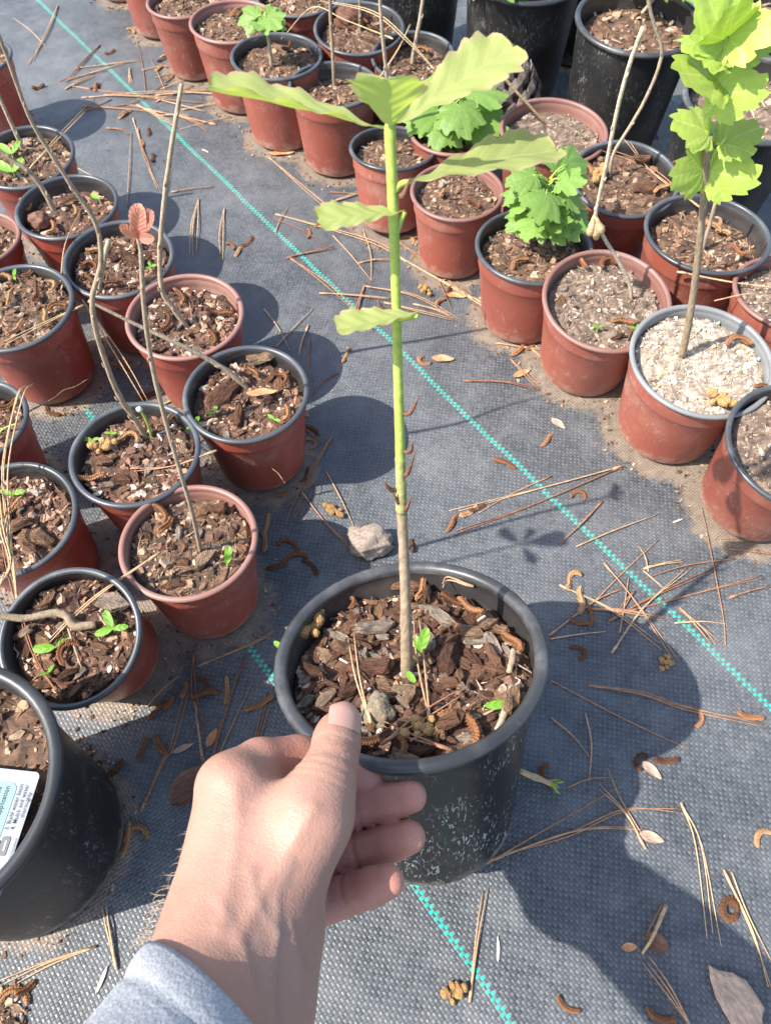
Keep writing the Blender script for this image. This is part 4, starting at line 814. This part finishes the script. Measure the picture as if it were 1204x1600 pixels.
mneedle([(578, 1125), (560, 1060), (546, 985)], 2, 'tan needle pair over the bark left of the oak stem')
mneedle([(600, 1160), (660, 1120), (725, 1080)], 2, 'tan needles in front of the oak stem')
mneedle([(640, 1158), (690, 1130), (750, 1092)], 1, 'orange splinter needle near the curled catkin')
mneedle([(700, 1170), (640, 1150), (590, 1128)], 2, 'brown needles along the front wall of the held pot')
mneedle([(735, 915), (700, 905), (690, 918)], 2, 'curled purple-brown needles at the back wall of the held pot', up=.014)
for i, (a_, b_, c_) in enumerate((((800, 1070), (790, 1110), (776, 1140)), ((795, 1050), (800, 1030), (802, 1015)))):
    p_ = [soil_pt('M', x, y, .008) for x, y in (a_, b_, c_)]; root = plant('dead_twig', ('grey dead twig', 'short pale twig')[i]+' along the right inner wall of the held pot', 'twig', p_[0]); stem_part(root, 'twig', p_, [.0018, .0022, .0017], WOOD, 5, 8, .15)

# ------------------------------------------------------------------ other things on the fabric
def blob(name, label, cat, p, size, mat, seed, sub=4, amp=.3, fr=1.6):
    import bmesh
    bm = bmesh.new(); bmesh.ops.create_icosphere(bm, subdivisions=sub, radius=1)
    for v in bm.verts:
        n1 = noise.noise(v.co*fr+Vector((seed, 0, 0))); n2 = noise.noise(v.co*fr*3.3+Vector((0, seed, 0))); n3 = noise.noise(v.co*fr*9+Vector((0, 0, seed))); v.co *= 1+amp*n1+amp*.5*n2+amp*.25*n3
        v.co = Vector((v.co.x*size[0], v.co.y*size[1], max(v.co.z, -.35)*size[2]))
    me = bpy.data.meshes.new(name); bm.to_mesh(me); bm.free(); me.polygons.foreach_set('use_smooth', [True]*len(me.polygons))
    o = link(name, me, None, mat); o.location = p; return tag(o, label, cat)
q = gp(578, 852); blob('dirt_clod', 'grey crumbly dirt clod lying behind the held pot', 'clod', (q.x, q.y, .006), (.021, .015, .014), CLOD, 3.1)
q = soil_pt('M', 590, 1112, .004); blob('stone', 'rounded tan-grey stone half buried in the held pot', 'stone', q, (.009, .010, .007), STONE, 8.2)
q = soil_pt('L7', 62, 345, .004); blob('soil_lump', 'grey fibrous soil lump in the slanting stem pot', 'clod', q, (.012, .010, .009), DEADLEAF, 5.7)
q = soil_pt('R6', 548, 30, .004); blob('rusty_clod', 'rusty brown clod in the pot behind the row', 'clod', q, (.022, .018, .016), DEADLEAF, 9.7)
def flat_leaf(name, label, cat, x, y, L, wr, rz, mat, curl=.25, key=None, up=.001, tilt=0.0):
    V, Fc = [], []; n, m = 14, 4
    for i in range(n+1):
        s = i/n; w = wr/2*math.sin(math.pi*min(.995, max(.02, s**.8)))**.75
        for k in range(-m, m+1):
            t = k/m; V.append(((s-.5)*L, t*w*L, L*(curl*(s-.5)**2+curl*.6*abs(t)**2*w*2+.02*math.sin(9*s+3*t))))
    q = 2*m+1; b = len(V)
    V += [(a[0], a[1], a[2]-.0004) for a in V]
    for i in range(n):
        for k in range(2*m):
            Fc.append((i*q+k, (i+1)*q+k, (i+1)*q+k+1, i*q+k+1)); Fc.append((b+i*q+k, b+i*q+k+1, b+(i+1)*q+k+1, b+(i+1)*q+k))
    o = link(name, mesh(name, V, Fc), None, mat)
    if key: p = loc(key, x, y); o.matrix_world = POT[key]['M'] @ Matrix.Translation((p.x, p.y, POT[key]['z']+up)) @ Matrix.Rotation(rz, 4, 'Z') @ Matrix.Rotation(tilt, 4, 'X')
    else: p = gp(x, y); o.location = (p.x, p.y, hgt(p.x, p.y)+.0012); o.rotation_euler = (tilt, 0, rz)
    return tag(o, label, cat)
flat_leaf('dry_leaf', 'small orange oval dry leaf on the fabric by the green thread', 'leaf', 692, 559, .024, .42, -.05, ORANGE_LEAF)
flat_leaf('dry_leaf', 'orange-tipped narrow leaf in the sideways stem pot', 'leaf', 412, 622, .028, .28, .1, ORANGE_LEAF, .1, 'L4', .008)
flat_leaf('dry_leaf', 'curled dark brown dead leaf beside the knuckles', 'leaf', 303, 1226, .042, .55, .75, DEADLEAF, .55)
flat_leaf('winged_seed', 'grey-tan narrow winged seed near the fallen needles', 'seed', 286, 1168, .017, .28, .45, FLAKE, .1)
flat_leaf('winged_seed', 'reddish winged seed between needle bundles', 'seed', 331, 1152, .016, .42, 1.2, ORANGE_LEAF, .2)
flat_leaf('winged_seed', 'tan winged seed at the shadow edge beside crossed needles', 'seed', 1018, 1308, .018, .45, -.3, FLAKE, .2)
flat_leaf('winged_seed', 'pale winged seed under the hooked catkin', 'seed', 1018, 1203, .018, .42, -.8, FLAKE, .2)
v, f = chip_geo(random.Random(12), .050, .026, .0022, 11); q = gp(1152, 1562); o = link('bark_flake', mesh('bark_flake', v, f, False), None, FLAKE); o.location = (q.x, q.y, .0008); o.rotation_euler = (0, 0, -1.0)
tag(o, 'large pale torn bark flake on the sunlit fabric', 'bark flake')
flat_leaf('dry_leaf', 'dull brown dead leaf with stalk in the arm shadow', 'leaf', 1026, 1474, .017, .75, -.4, DEADLEAF, .3)
flat_leaf('dry_leaf', 'small reddish leaf tip beside the stalked dead leaf', 'leaf', 983, 1480, .011, .5, .1, ORANGE_LEAF, .3)
flat_leaf('dry_leaf', 'orange leaf lying between pots at the whitened pot foot', 'leaf', 984, 624, .022, .4, .2, ORANGE_LEAF)
flat_leaf('dry_leaf', 'pinkish dry leaf beside the bare mulch pot', 'leaf', 712, 460, .024, .35, -.2, ORANGE_LEAF)
flat_leaf('dry_leaf', 'tan dry leaf under the forward-leaning pot', 'leaf', 815, 582, .022, .35, .5, ORANGE_LEAF)
flat_leaf('bark_flake', 'grey bark sliver on bare fabric by the forward-leaning pot', 'bark flake', 872, 660, .018, .45, -.8, FLAKE, .1)
flat_leaf('dry_leaf', 'tan leaf lying at the foot of the lobed seedling pot', 'leaf', 440, 240, .034, .3, .1, ORANGE_LEAF)
for x, y, rz, L in ((778, 1482, 1.5, .016), (158, 1530, 1.3, .018), (565, 268, -.8, .012), (320, 232, -.6, .012), (1060, 810, .4, .012)): flat_leaf('straw_bit', 'tiny pale straw splinter on the fabric', 'straw', x, y, L, .14, rz, WHITE_CUT, .05)['group'] = 'straw splinters'
p0, p1, p2 = gp(1003, 1490), gp(1020, 1462, .008), gp(1040, 1415, .004)
root = plant('leaf_stalk', 'pale curved leaf stalk lying over the brown dead leaf', 'stalk', p0); stem_part(root, 'stalk', [p0, p1, p2], [.0009, .0011, .0014], STRAW)
# green-tipped pine shoot
b = gp(812, 1205, .003); ps = plant('pine_shoot', 'small yellowish pine shoot with green tips in the pot shadow', 'pine shoot', b)
e = gp(862, 1225, .004); stem_part(ps, 'stem', [b, b.lerp(e, .5), e], [.0022, .0026, .0018], STRAW, 4, 7, .2)
for i in range(34):
    t = rng.random(); p = b.lerp(e, t); d = (e-b).normalized(); s = Vector((rng.uniform(-1, 1), rng.uniform(-1, 1), rng.uniform(-.1, 1))); s = (s-d*s.dot(d)).normalized(); L = .0045 if t < .75 else .011
    stem_part(ps, 'needle', [p, p+d*L*.7+s*L*.45], [.0007, .0003], STRAW if t < .8 else TWIGGREEN, 2, 4, 0)
# dry root and hair-thin twig
root = plant('dry_root', 'wavy thin dry root draped over the grass tuft pot rim', 'root', gp(30, 650, .1)); stem_part(root, 'root', [gp(30, 652, .098), gp(60, 635, .08), gp(85, 622, .07), gp(100, 610, .06), gp(118, 604, .055), gp(138, 592, .05)], [.0007, .0008, .0006, .0007, .0005, .0004], WOOD, 6, 5, .3)
root = plant('root_wisp', 'pale root wisp clinging to the outside of the sideways stem pot', 'root', gp(425, 720, .04)); stem_part(root, 'root', [gp(430, 700, .055)+Vector((0, -.003, 0)), gp(424, 722, .045)+Vector((0, -.004, 0)), gp(436, 735, .038)+Vector((0, -.004, 0)), gp(446, 750, .03)+Vector((0, -.004, 0))], [.0004]*4, STRAW, 5, 5, .2)
# pine cone
def cone():
    p = gp(792, 222, .012); C = Matrix.Translation(p) @ Matrix.Rotation(.5, 4, 'Z') @ Matrix.Rotation(-.35, 4, 'X') @ Matrix.Scale(1.25, 4)
    root = empty('pine_cone', C); tag(root, 'big grey open pine cone standing between the pots', 'pine cone'); Hc = .085
    prof = [(.001, 0), (.018, .006), (.026, .02), (.028, .038), (.022, .058), (.012, .075), (.002, .084)]; v, f = lathe(prof, 20); link('core', mesh('cone_core', v, f), root, CONE)
    sv = [(0, -.0035, 0), (.010, -.0058, .001), (.0155, -.0052, .0035), (.018, 0, .0065), (.0155, .0052, .0035), (.010, .0058, .001), (0, .0035, 0), (.0135, 0, .0055), (.010, -.005, -.002), (.010, .005, -.002), (.0150, 0, -.0005)]
    sf = [(0, 1, 7, 6), (6, 7, 5), (1, 2, 7), (2, 3, 7), (3, 4, 7), (4, 5, 7), (0, 8, 1), (6, 5, 9), (0, 6, 9, 8), (8, 9, 10), (8, 10, 2, 1), (9, 5, 4, 10), (10, 4, 3, 2)]
    me = mesh('cone_scale', sv, sf, False); me.materials.append(CONE)
    for i in range(96):
        t = (i+.5)/96; z = Hc*(.05+.9*t); a = i*2.39996; rr = np.interp(z, [q[1] for q in prof], [q[0] for q in prof])*.8; s = (.6+.7*math.sin(math.pi*min(1, t*.85+.12)))
        o = bpy.data.objects.new('scale', me); COL.objects.link(o); o.parent = root
        o.matrix_basis = Matrix.Translation((rr*math.cos(a), rr*math.sin(a), z)) @ Matrix.Rotation(a, 4, 'Z') @ Matrix.Rotation(-.25-.9*t, 4, 'Y') @ Matrix.Scale(s, 4)
cone()
# crumbs of soil and bark washed round the pot feet
V, Fc, C = [], [], []; r = random.Random(77)
feet = [(q['M'].translation.x, q['M'].translation.y, q['D']*.40) for k, q in POT.items() if k != 'M']
def near_foot(r):
    x, y, R = r.choice(feet); a = r.uniform(0, 6.283); d = R + abs(r.gauss(0, .010)); px, py = x+d*math.cos(a), y+d*math.sin(a); return px, py, hgt(px, py)+.0006
scatter_chips(V, Fc, C, near_foot, 9000, .0010, .0065, PAL['m'], r)
def anywhere(r):
    px, py = r.uniform(-.5, .5), r.uniform(0, 1.3); return px, py, hgt(px, py)+.0005
scatter_chips(V, Fc, C, anywhere, 1100, .0009, .0035, PAL['m'], r)
def corner(r):
    p = gp(r.uniform(-30, 45), r.uniform(1535, 1610)); return p.x, p.y, hgt(p.x, p.y)+.001
scatter_chips(V, Fc, C, corner, 120, .003, .011, PAL['m'], r)
def by_l14(r):
    p = gp(r.uniform(70, 175), r.uniform(1150, 1260)); return p.x, p.y, hgt(p.x, p.y)+.001
scatter_chips(V, Fc, C, by_l14, 160, .0015, .006, PAL['d'], r)
o = link('soil_crumbs', mesh('soil_crumbs', V, Fc, False, C), None, MIX); tag(o, 'crumbs of soil and bark washed round the feet of the pots', 'crumbs', kind='stuff')

# ------------------------------------------------------------------ printed plant tag
def tagcard():
    q = POT['L14']; n = (q['M'].to_3x3() @ Vector((0, 0, 1))).normalized(); up = .010
    def T(x, y): return soil_pt('L14', x, y, up)
    A = T(64, 1207); along = (T(64-.333*270, 1207+270)-A).normalized(); along = -along      # reading direction: upwards in the picture
    wv = n.cross(along).normalized()                                                        # letters' top points left
    org = A - along*.105                                                                     # lower right corner
    M = Matrix((along, wv, n)).transposed().to_4x4(); M.translation = org
    root = empty('plant_tag', M); tag(root, 'white and teal printed plant tag lying inside the black pot', 'plant tag')
    def box(name, x0, y0, x1, y1, z0, z1, mat, rad=0.0):
        pts = []
        for cx, cy, a0 in ((x1-rad, y1-rad, 0), (x0+rad, y1-rad, 90), (x0+rad, y0+rad, 180), (x1-rad, y0+rad, 270)):
            for k in range(5): a = math.radians(a0+k*22.5); pts.append((cx+rad*math.cos(a), cy+rad*math.sin(a)))
        m = len(pts); v = [(x, y, z0) for x, y in pts]+[(x, y, z1) for x, y in pts]; f = [tuple(reversed(range(m))), tuple(range(m, 2*m))]+[(i, (i+1) % m, m+(i+1) % m, m+i) for i in range(m)]
        return link(name, mesh(name, v, f, False), root, mat)
    white = simple('tag_white', (0.30, 0.325, 0.345), .4, 30, .04); teal = simple('tag_teal', (0.19, 0.30, 0.31), .4, 30, .04); ink = simple('tag_ink', (0.02, 0.03, 0.04), .6, 30, .05); gr = simple('tag_green', (0.03, 0.25, 0.10), .5, 200, .4); gy = simple('tag_grey', (0.12, 0.12, 0.12), .5, 60, .2)
    card = box('card', -.030, 0, .105, .075, -.0008, 0, white, .003)
    box('panel', .052, .0105, .098, .062, .0001, .0003, teal, .004)
    def text(s, x, y, size):
        cu = bpy.data.curves.new('lettering', 'FONT'); cu.body = s; cu.size = size; cu.offset = size*.006; to = bpy.data.objects.new('tmp', cu); COL.objects.link(to); bpy.context.view_layer.update()
        me = bpy.data.meshes.new_from_object(to); bpy.data.objects.remove(to); me.materials.clear(); o = link('lettering', me, card, ink); o.location = (x, y, .00055); return o
    text('conditions on', .0755, .0235, .0037); text('pesticide labels', .0725, .0190, .0037); text('before application', .0690, .0145, .0037)
    text('3. Build water basin', .0730, .0074, .0031); text('4. Mulch and water', .0735, .0042, .0031); text('thoroughly', .0800, .0012, .0031)
    text('wide two times', .0300, .0160, .0031); text('width of pot', .0300, .0125, .0031); text('2. Plant 1" above', .0270, .0072, .0031); text('ground level', .0320, .0038, .0031)
    text('Not for Human or Animal Consumption', .0400, .0006, .0018)
    box('pictogram', .0600, .0042, .0700, .0088, .0001, .0004, gy, .0012); box('pictogram', .0625, .0054, .0680, .0066, .0005, .0006, white, .0004)
    v, f = [], []; m = 22
    for k in range(m): a = 6.283*k/m; rr = .0033*(1+.12*math.sin(5*a)); v.append((.0650+rr*math.cos(a), .0125+rr*math.sin(a), .0006))
    link('pictogram', mesh('tree_mark', v, [tuple(range(m))], False), root, gr)
tagcard()

# ------------------------------------------------------------------ the hand
def skin_mat():
    s = NT('skin'); n1 = s.noise(22, 4, 0.6); n2 = s.noise(160, 5, 0.65)
    c = s.mix(s.mapr(n1, .3, .7), (0.29, 0.156, 0.112), (0.36, 0.21, 0.155)); at = s.n('Attribute', attribute_name='tint').outputs['Color']
    c = s.mix(1.0, c, at, 'MULTIPLY'); c = s.mix(s.mapr(n2, .35, .75, 0, .12), c, (0.48, 0.23, 0.16))
    bl = s.mapr(s.noise(48, 5, .65), .48, .72, 0, .30); c = s.mix(bl, c, (0.34, 0.135, 0.10)); s.base(c, s.mapr(n2, .3, .7, .40, .60), .4); s.b.inputs['Subsurface Weight'].default_value = .18; s.b.inputs['Subsurface Radius'].default_value = (.006, .0025, .0014); s.b.inputs['Subsurface Scale'].default_value = .5
    v1 = s.vor(900); v2 = s.noise(420, 4, .6); s.bump(s.math('ADD', s.math('MULTIPLY', v1, .5), v2), .0007, .40); return s.m
SKIN = skin_mat()
def surface_nets(D, lo, h):
    nx, ny, nz = D.shape; S = D < 0
    c = np.zeros((nx-1, ny-1, nz-1), dtype=np.int8)
    for i in (0, 1):
        for j in (0, 1):
            for k in (0, 1): c += S[i:nx-1+i, j:ny-1+j, k:nz-1+k]
    act = (c > 0) & (c < 8); I = np.argwhere(act); ids = -np.ones(act.shape, dtype=np.int64); ids[act] = np.arange(len(I))
    acc = np.zeros((len(I), 3)); cnt = np.zeros(len(I))
    cor = [(i, j, k) for i in (0, 1) for j in (0, 1) for k in (0, 1)]
    for a in range(8):
        for b in range(a+1, 8):
            A, B = np.array(cor[a]), np.array(cor[b])
            if np.abs(A-B).sum() != 1: continue
            da = D[tuple((I+A).T)]; db = D[tuple((I+B).T)]; m = (da < 0) != (db < 0); t = np.where(m, da/(da-db+1e-12), 0)
            acc += np.where(m[:, None], A+(B-A)*t[:, None], 0); cnt += m
    V = lo + (I + acc/cnt[:, None])*h; F_ = []
    for ax in range(3):
        u, w = (ax+1) % 3, (ax+2) % 3; sl = [slice(1, -1)]*3; sl[ax] = slice(0, -1); s1 = list(sl); s1[ax] = slice(1, None)
        e0, e1 = S[tuple(sl)], S[tuple(s1)]; E_ = np.argwhere(e0 != e1); off = np.ones(3, int); off[ax] = 0; E_ = E_ + off; flip = S[tuple(E_.T)]
        du = np.zeros(3, int); du[u] = 1; dw = np.zeros(3, int); dw[w] = 1
        q = np.stack([ids[tuple((E_-du-dw).T)], ids[tuple((E_-dw).T)], ids[tuple(E_.T)], ids[tuple((E_-du).T)]], 1); q[~flip] = q[~flip][:, ::-1]; F_.append(q)
    return V, np.concatenate(F_)
def smin(a, b, k):
    hh = np.clip(.5+.5*(b-a)/k, 0, 1); return b*(1-hh)+a*hh-k*hh*(1-hh)
WRIST, FORE = (372, 1462, .330), (262, 1700, .255)
HANDPTS = dict(
 palm=[[(368, 1455, .333, .0285), (376, 1240, .360, .0155)], [(396, 1445, .335, .0255), (486, 1278, .348, .0178)], [(352, 1430, .340, .022), (350, 1234, .369, .0120)], [(420, 1350, .360, .024), (420, 1270, .372, .016)], [(400, 1440, .350, .023), (450, 1330, .380, .015)]],
 arm=[[(370, 1458, .333, .0280), (330, 1560, .308, .0300), (262, 1700, .262, .0270)], [(412, 1470, .337, .0225), (394, 1580, .316, .0245), (330, 1720, .270, .024)]],
 thumb=[[(486, 1276, .348, .0168), (507, 1224, .357, .0140), (520, 1188, .366, .0120), (526, 1158, .377, .0115), (528, 1144, .382, .0106)]],
 index=[[(358, 1222, .368, .0130), (405, 1192, .382, .0120), (465, 1183, .397, .0110), (530, 1203, .402, .0100), (574, 1214, .402, .0086)]],
 middle=[[(400, 1290, .388, .0120), (470, 1281, .398, .0105), (560, 1262, .399, .0094), (612, 1251, .396, .0092), (642, 1244, .392, .0084)]],
 ring=[[(400, 1350, .378, .0120), (470, 1355, .396, .0108), (560, 1331, .394, .0095), (612, 1316, .390, .0093), (639, 1308, .386, .0085)]],
 pinky=[[(415, 1410, .360, .0130), (470, 1424, .380, .0112), (545, 1398, .378, .0096), (580, 1386, .374, .0091), (606, 1377, .371, .0083)]])
def hand():
    chains = {k: [[(np.array(dp(x, y, Z)), r) for x, y, Z, r in ch] for ch in v] for k, v in HANDPTS.items()}
    fore = [chains['arm'][0][-1], chains['arm'][1][-1]]; d = (fore[0][0]-chains['arm'][0][0][0]); d /= np.linalg.norm(d)
    allp = np.array([p for v in chains.values() for ch in v for p, r in ch]); lo = allp.min(0)-.042; hi = allp.max(0)+.03; h = .0015
    dims = np.ceil((hi-lo)/h).astype(int); G = [lo[i]+h*np.arange(dims[i]) for i in range(3)]; X, Y, Zg = np.meshgrid(*G, indexing='ij'); X = X.astype(np.float32); Y = Y.astype(np.float32); Zg = Zg.astype(np.float32)
    def cap(a, ra, b, rb):
        ab = b-a; L2 = (ab**2).sum(); t = np.clip(((X-a[0])*ab[0]+(Y-a[1])*ab[1]+(Zg-a[2])*ab[2])/L2, 0, 1).astype(np.float32)
        return np.sqrt((X-a[0]-t*ab[0])**2+(Y-a[1]-t*ab[1])**2+(Zg-a[2]-t*ab[2])**2)-(ra+t*(rb-ra))
    def chain(ch, k):
        D = None
        for (a, ra), (b, rb) in zip(ch[:-1], ch[1:]):
            c = cap(a, ra, b, rb); D = c if D is None else smin(D, c, k)
        return D
    body = None
    for ch in chains['palm']+chains['arm']:
        c = chain(ch, .006); body = c if body is None else smin(body, c, .014)
    T = smin(body, chain(chains['thumb'][0], .004), .010); D = T
    for fgr, k in (('index', .009), ('middle', .006), ('ring', .006), ('pinky', .008)):
        D = np.minimum(D, smin(body, chain(chains[fgr][0], .003), k))
    V, Fq = surface_nets(D, lo, h)
    # relax, then creases at the joints
    nb = [[] for _ in range(1)]; E0 = np.concatenate([Fq[:, [0, 1]], Fq[:, [1, 2]], Fq[:, [2, 3]], Fq[:, [3, 0]]])
    for _ in range(6):
        A = np.zeros_like(V); c = np.zeros(len(V)); np.add.at(A, E0[:, 0], V[E0[:, 1]]); np.add.at(c, E0[:, 0], 1); np.add.at(A, E0[:, 1], V[E0[:, 0]]); np.add.at(c, E0[:, 1], 1); V = V*.5+.5*A/c[:, None]
    nrm = np.zeros_like(V); fn = np.cross(V[Fq[:, 1]]-V[Fq[:, 0]], V[Fq[:, 2]]-V[Fq[:, 0]])
    for k in range(4): np.add.at(nrm, Fq[:, k], fn)
    nrm /= np.linalg.norm(nrm, axis=1)[:, None]+1e-12
    tint = np.ones((len(V), 4), dtype=np.float32)
    disp = np.zeros(len(V))
    def crease(p, axis, rad, depth, wid, n=1, gap=.0016):
        nonlocal disp
        axis = axis/np.linalg.norm(axis); rel = V-p; dist = np.linalg.norm(rel, axis=1); t = rel@axis; m = dist < rad
        for i in range(n): disp -= np.where(m, depth*np.exp(-((t-(i-(n-1)/2)*gap)/wid)**2)*np.clip((rad-dist)/rad*3, 0, 1), 0)
    for fgr in ('middle', 'ring', 'pinky'):
        ch = chains[fgr][0]
        for j in (1, 2): ax = ch[j+1][0]-ch[j-1][0]; crease(ch[j][0], ax, ch[j][1]*1.5, .0011, .0011)
    th = chains['thumb'][0]; crease(th[2][0], th[3][0]-th[1][0], .019, .0009, .0008, 6, .0023); crease(th[1][0], th[2][0]-th[0][0], .022, .0004, .0010, 3, .004)
    V = V + nrm*disp[:, None]
    def seg(a, b):
        ab = b-a; t = np.clip(((V-a)@ab)/(ab@ab), 0, 1); return np.linalg.norm(V-a-t[:, None]*ab, axis=1)
    for fgr in ('index', 'middle', 'ring', 'pinky'):          # inner sides and tips pinker, and lightened in colour against the hand's shade
        ch = chains[fgr][0]; dd = np.min([seg(ch[j][0], ch[j+1][0]) for j in range(1, 4)], axis=0)
        w = np.clip((.0150-dd)/.004, 0, 1)[:, None]; tint[:, :3] = tint[:, :3]*(1-w)+np.array([1.30, 1.02, 1.0])*w
    # veins and tendons raised on the back of the hand and wrist
    def on_skin(x, y):
        for Zt in np.arange(.24, .43, .0006):
            p = np.array(dp(x, y, Zt)); g = np.round((p-lo)/h).astype(int)
            if (g >= 0).all() and (g < D.shape).all() and D[tuple(g)] < 0: return p
        return np.array(dp(x, y, .36))
    for line, ht, wd, blue in (([(430, 1590), (428, 1520), (436, 1460), (432, 1400), (455, 1350)], .0007, .0024, .10), ([(436, 1460), (400, 1410), (392, 1360)], .0005, .0022, .08), ([(372, 1470), (410, 1400), (450, 1330), (490, 1262)], .0009, .0032, 0), ([(345, 1450), (360, 1370), (372, 1290), (368, 1235)], .0008, .0034, 0), ([(395, 1540), (380, 1480), (340, 1400)], .0005, .0022, .08), ([(470, 1560), (468, 1500), (455, 1450)], .0006, .0026, .05)):
        P = [on_skin(*q) for q in line]; dd = np.min([seg(P[i], P[i+1]) for i in range(len(P)-1)], axis=0); w = np.exp(-(dd/wd)**2); V = V + nrm*(ht*w)[:, None]
        tint[:, :3] *= 1-w[:, None]*blue*np.array([1.6, .8, .3])
    k_ = on_skin(352, 1205); w = np.exp(-(np.linalg.norm(V-k_, axis=1)/.010)**2); V = V + nrm*(.0014*w)[:, None]; tint[:, :3] *= 1+w[:, None]*np.array([.03, -.08, -.08])
    M = Matrix.Translation(Vector(chains['palm'][0][0][0])); root = empty('person', M); tag(root, 'left hand in a light grey sleeve holding the black pot by its rim', 'person')
    org = np.array(M.translation); me = bpy.data.meshes.new('hand_and_arm'); me.from_pydata((V-org).tolist(), [], Fq.tolist()); me.update(); me.polygons.foreach_set('use_smooth', [True]*len(me.polygons))
    ca = me.color_attributes.new('tint', 'FLOAT_COLOR', 'POINT'); ca.data.foreach_set('color', tint.ravel()); skin_o = link('hand_and_arm', me, root, SKIN)
    # thumbnail
    a, b = Vector(th[3][0]), Vector(th[4][0]); ax = (b-a).normalized(); toc = (Vector((0, 0, CAM_H))-b).normalized(); z = (toc+Vector((.25, 0, .1))); z = (z-ax*z.dot(ax)).normalized(); sd = ax.cross(z); Vn, Fn = [], []; R = .0119
    for i in range(13):
        s = i/12; L0 = -.0062+.0150*s; wid = 1.0*(1-.10*(1-s))*(math.sqrt(max(0, 1-max(0, (s-.80)/.20*.75)**2)))
        for k in range(-7, 8):
            t = k/7; an = t*.78*wid; drop = .0030*max(0, s-.6)**2/.16
            Vn.append(b+ax*(L0+.002*(1-t*t)*(1 if s > .5 else -1)*abs(s-.5)*1.6)+(z*math.cos(an)+sd*math.sin(an))*(R+.0009-drop*.5)-Vector(org))
    for i in range(12):
        for k in range(14): Fn.append((i*15+k, i*15+k+1, (i+1)*15+k+1, (i+1)*15+k))
    s = NT('nail'); sx = s.n('SeparateXYZ'); s.base(s.mix(s.noise(80, 3), (0.40, 0.215, 0.165), (0.45, 0.26, 0.205)), .22, .5)
    link('thumbnail', mesh('thumbnail', Vn, Fn), skin_o, s.m)
    # hairs on the edge of the wrist
    Vh, Fh = [], []; r = random.Random(3)
    for i in range(64):
        t = r.random(); x = 316-92*t+r.uniform(-6, 10); y = 1290+185*t; Z = .350-.030*t; p = dp(x, y, Z); dx = r.uniform(6, 30); dy = r.uniform(-6, 34); e = dp(x-dx, y+dy, Z+r.uniform(-.004, .003)); m = dp(x-dx*.7, y+dy*.25, Z)
        q, rr = spline([p-Vector(org), m-Vector(org), e-Vector(org)], [.00013, .00011, .00005], 6); tube(q, rr, 4, Vh, Fh, 0)
    link('arm_hair', mesh('arm_hair', Vh, Fh), root, simple('hair', (0.36, 0.27, 0.19), .4))
    # sleeve
    C0 = Vector(dp(336, 1600, .293)); Aax = Vector(dp(226, 1480, .311))-C0; fw = Vector(dp(375, 1458, .331))-Vector(dp(262, 1700, .255)); fw.normalize()
    toc = (Vector((0, 0, CAM_H))-C0).normalized(); Bax = toc*.041+fw*.013; V2, F2 = [], []; n = 72; rings = 110; back = -fw
    for ring in range(-2, rings):
        t = max(ring, 0)/(rings-1)
        for i in range(n):
            an = 2*math.pi*i/n; inn = .0022 if ring < 0 else 0.0; k = (1+.30*t+.05*math.sin(4*an+t*11)*min(1, t*4)+.035*math.sin(t*34+2.2*math.sin(an+.6))*min(1, t*6)+.012*noise.noise(Vector((math.cos(an)*2, math.sin(an)*2, t*22)))-.035*math.exp(-((t-.062)/.006)**2)+.012*math.exp(-((t-.03)/.02)**2))*(1-inn/.04)
            p = C0 + (Aax*math.cos(an)+Bax*math.sin(an))*k + back*(.30*t+(.012*(-ring-1) if ring < 0 else 0)+(.0 if ring != 0 else 0)) + Vector((-.05, -.02, .03))*t*t
            V2.append(p-Vector(org))
    for j in range(rings+1):
        for i in range(n): k = (i+1) % n; F2.append((j*n+i, j*n+k, (j+1)*n+k, (j+1)*n+i))
    F2.append(tuple((rings+1)*n+i for i in range(n)))
    s = NT('grey_knit'); g = s.noise(900, 2, .5, s.vscale(s.tc.outputs['Object'], (1, 1, .3))); g2 = s.noise(260, 3); s.base(s.mix(s.mapr(g, .3, .7), (0.24, 0.25, 0.27), (0.36, 0.37, 0.39)), .9, .2); s.bump(s.math('ADD', g, g2), .0008, .5)
    link('sleeve', mesh('sleeve', V2, F2), root, s.m)
hand()
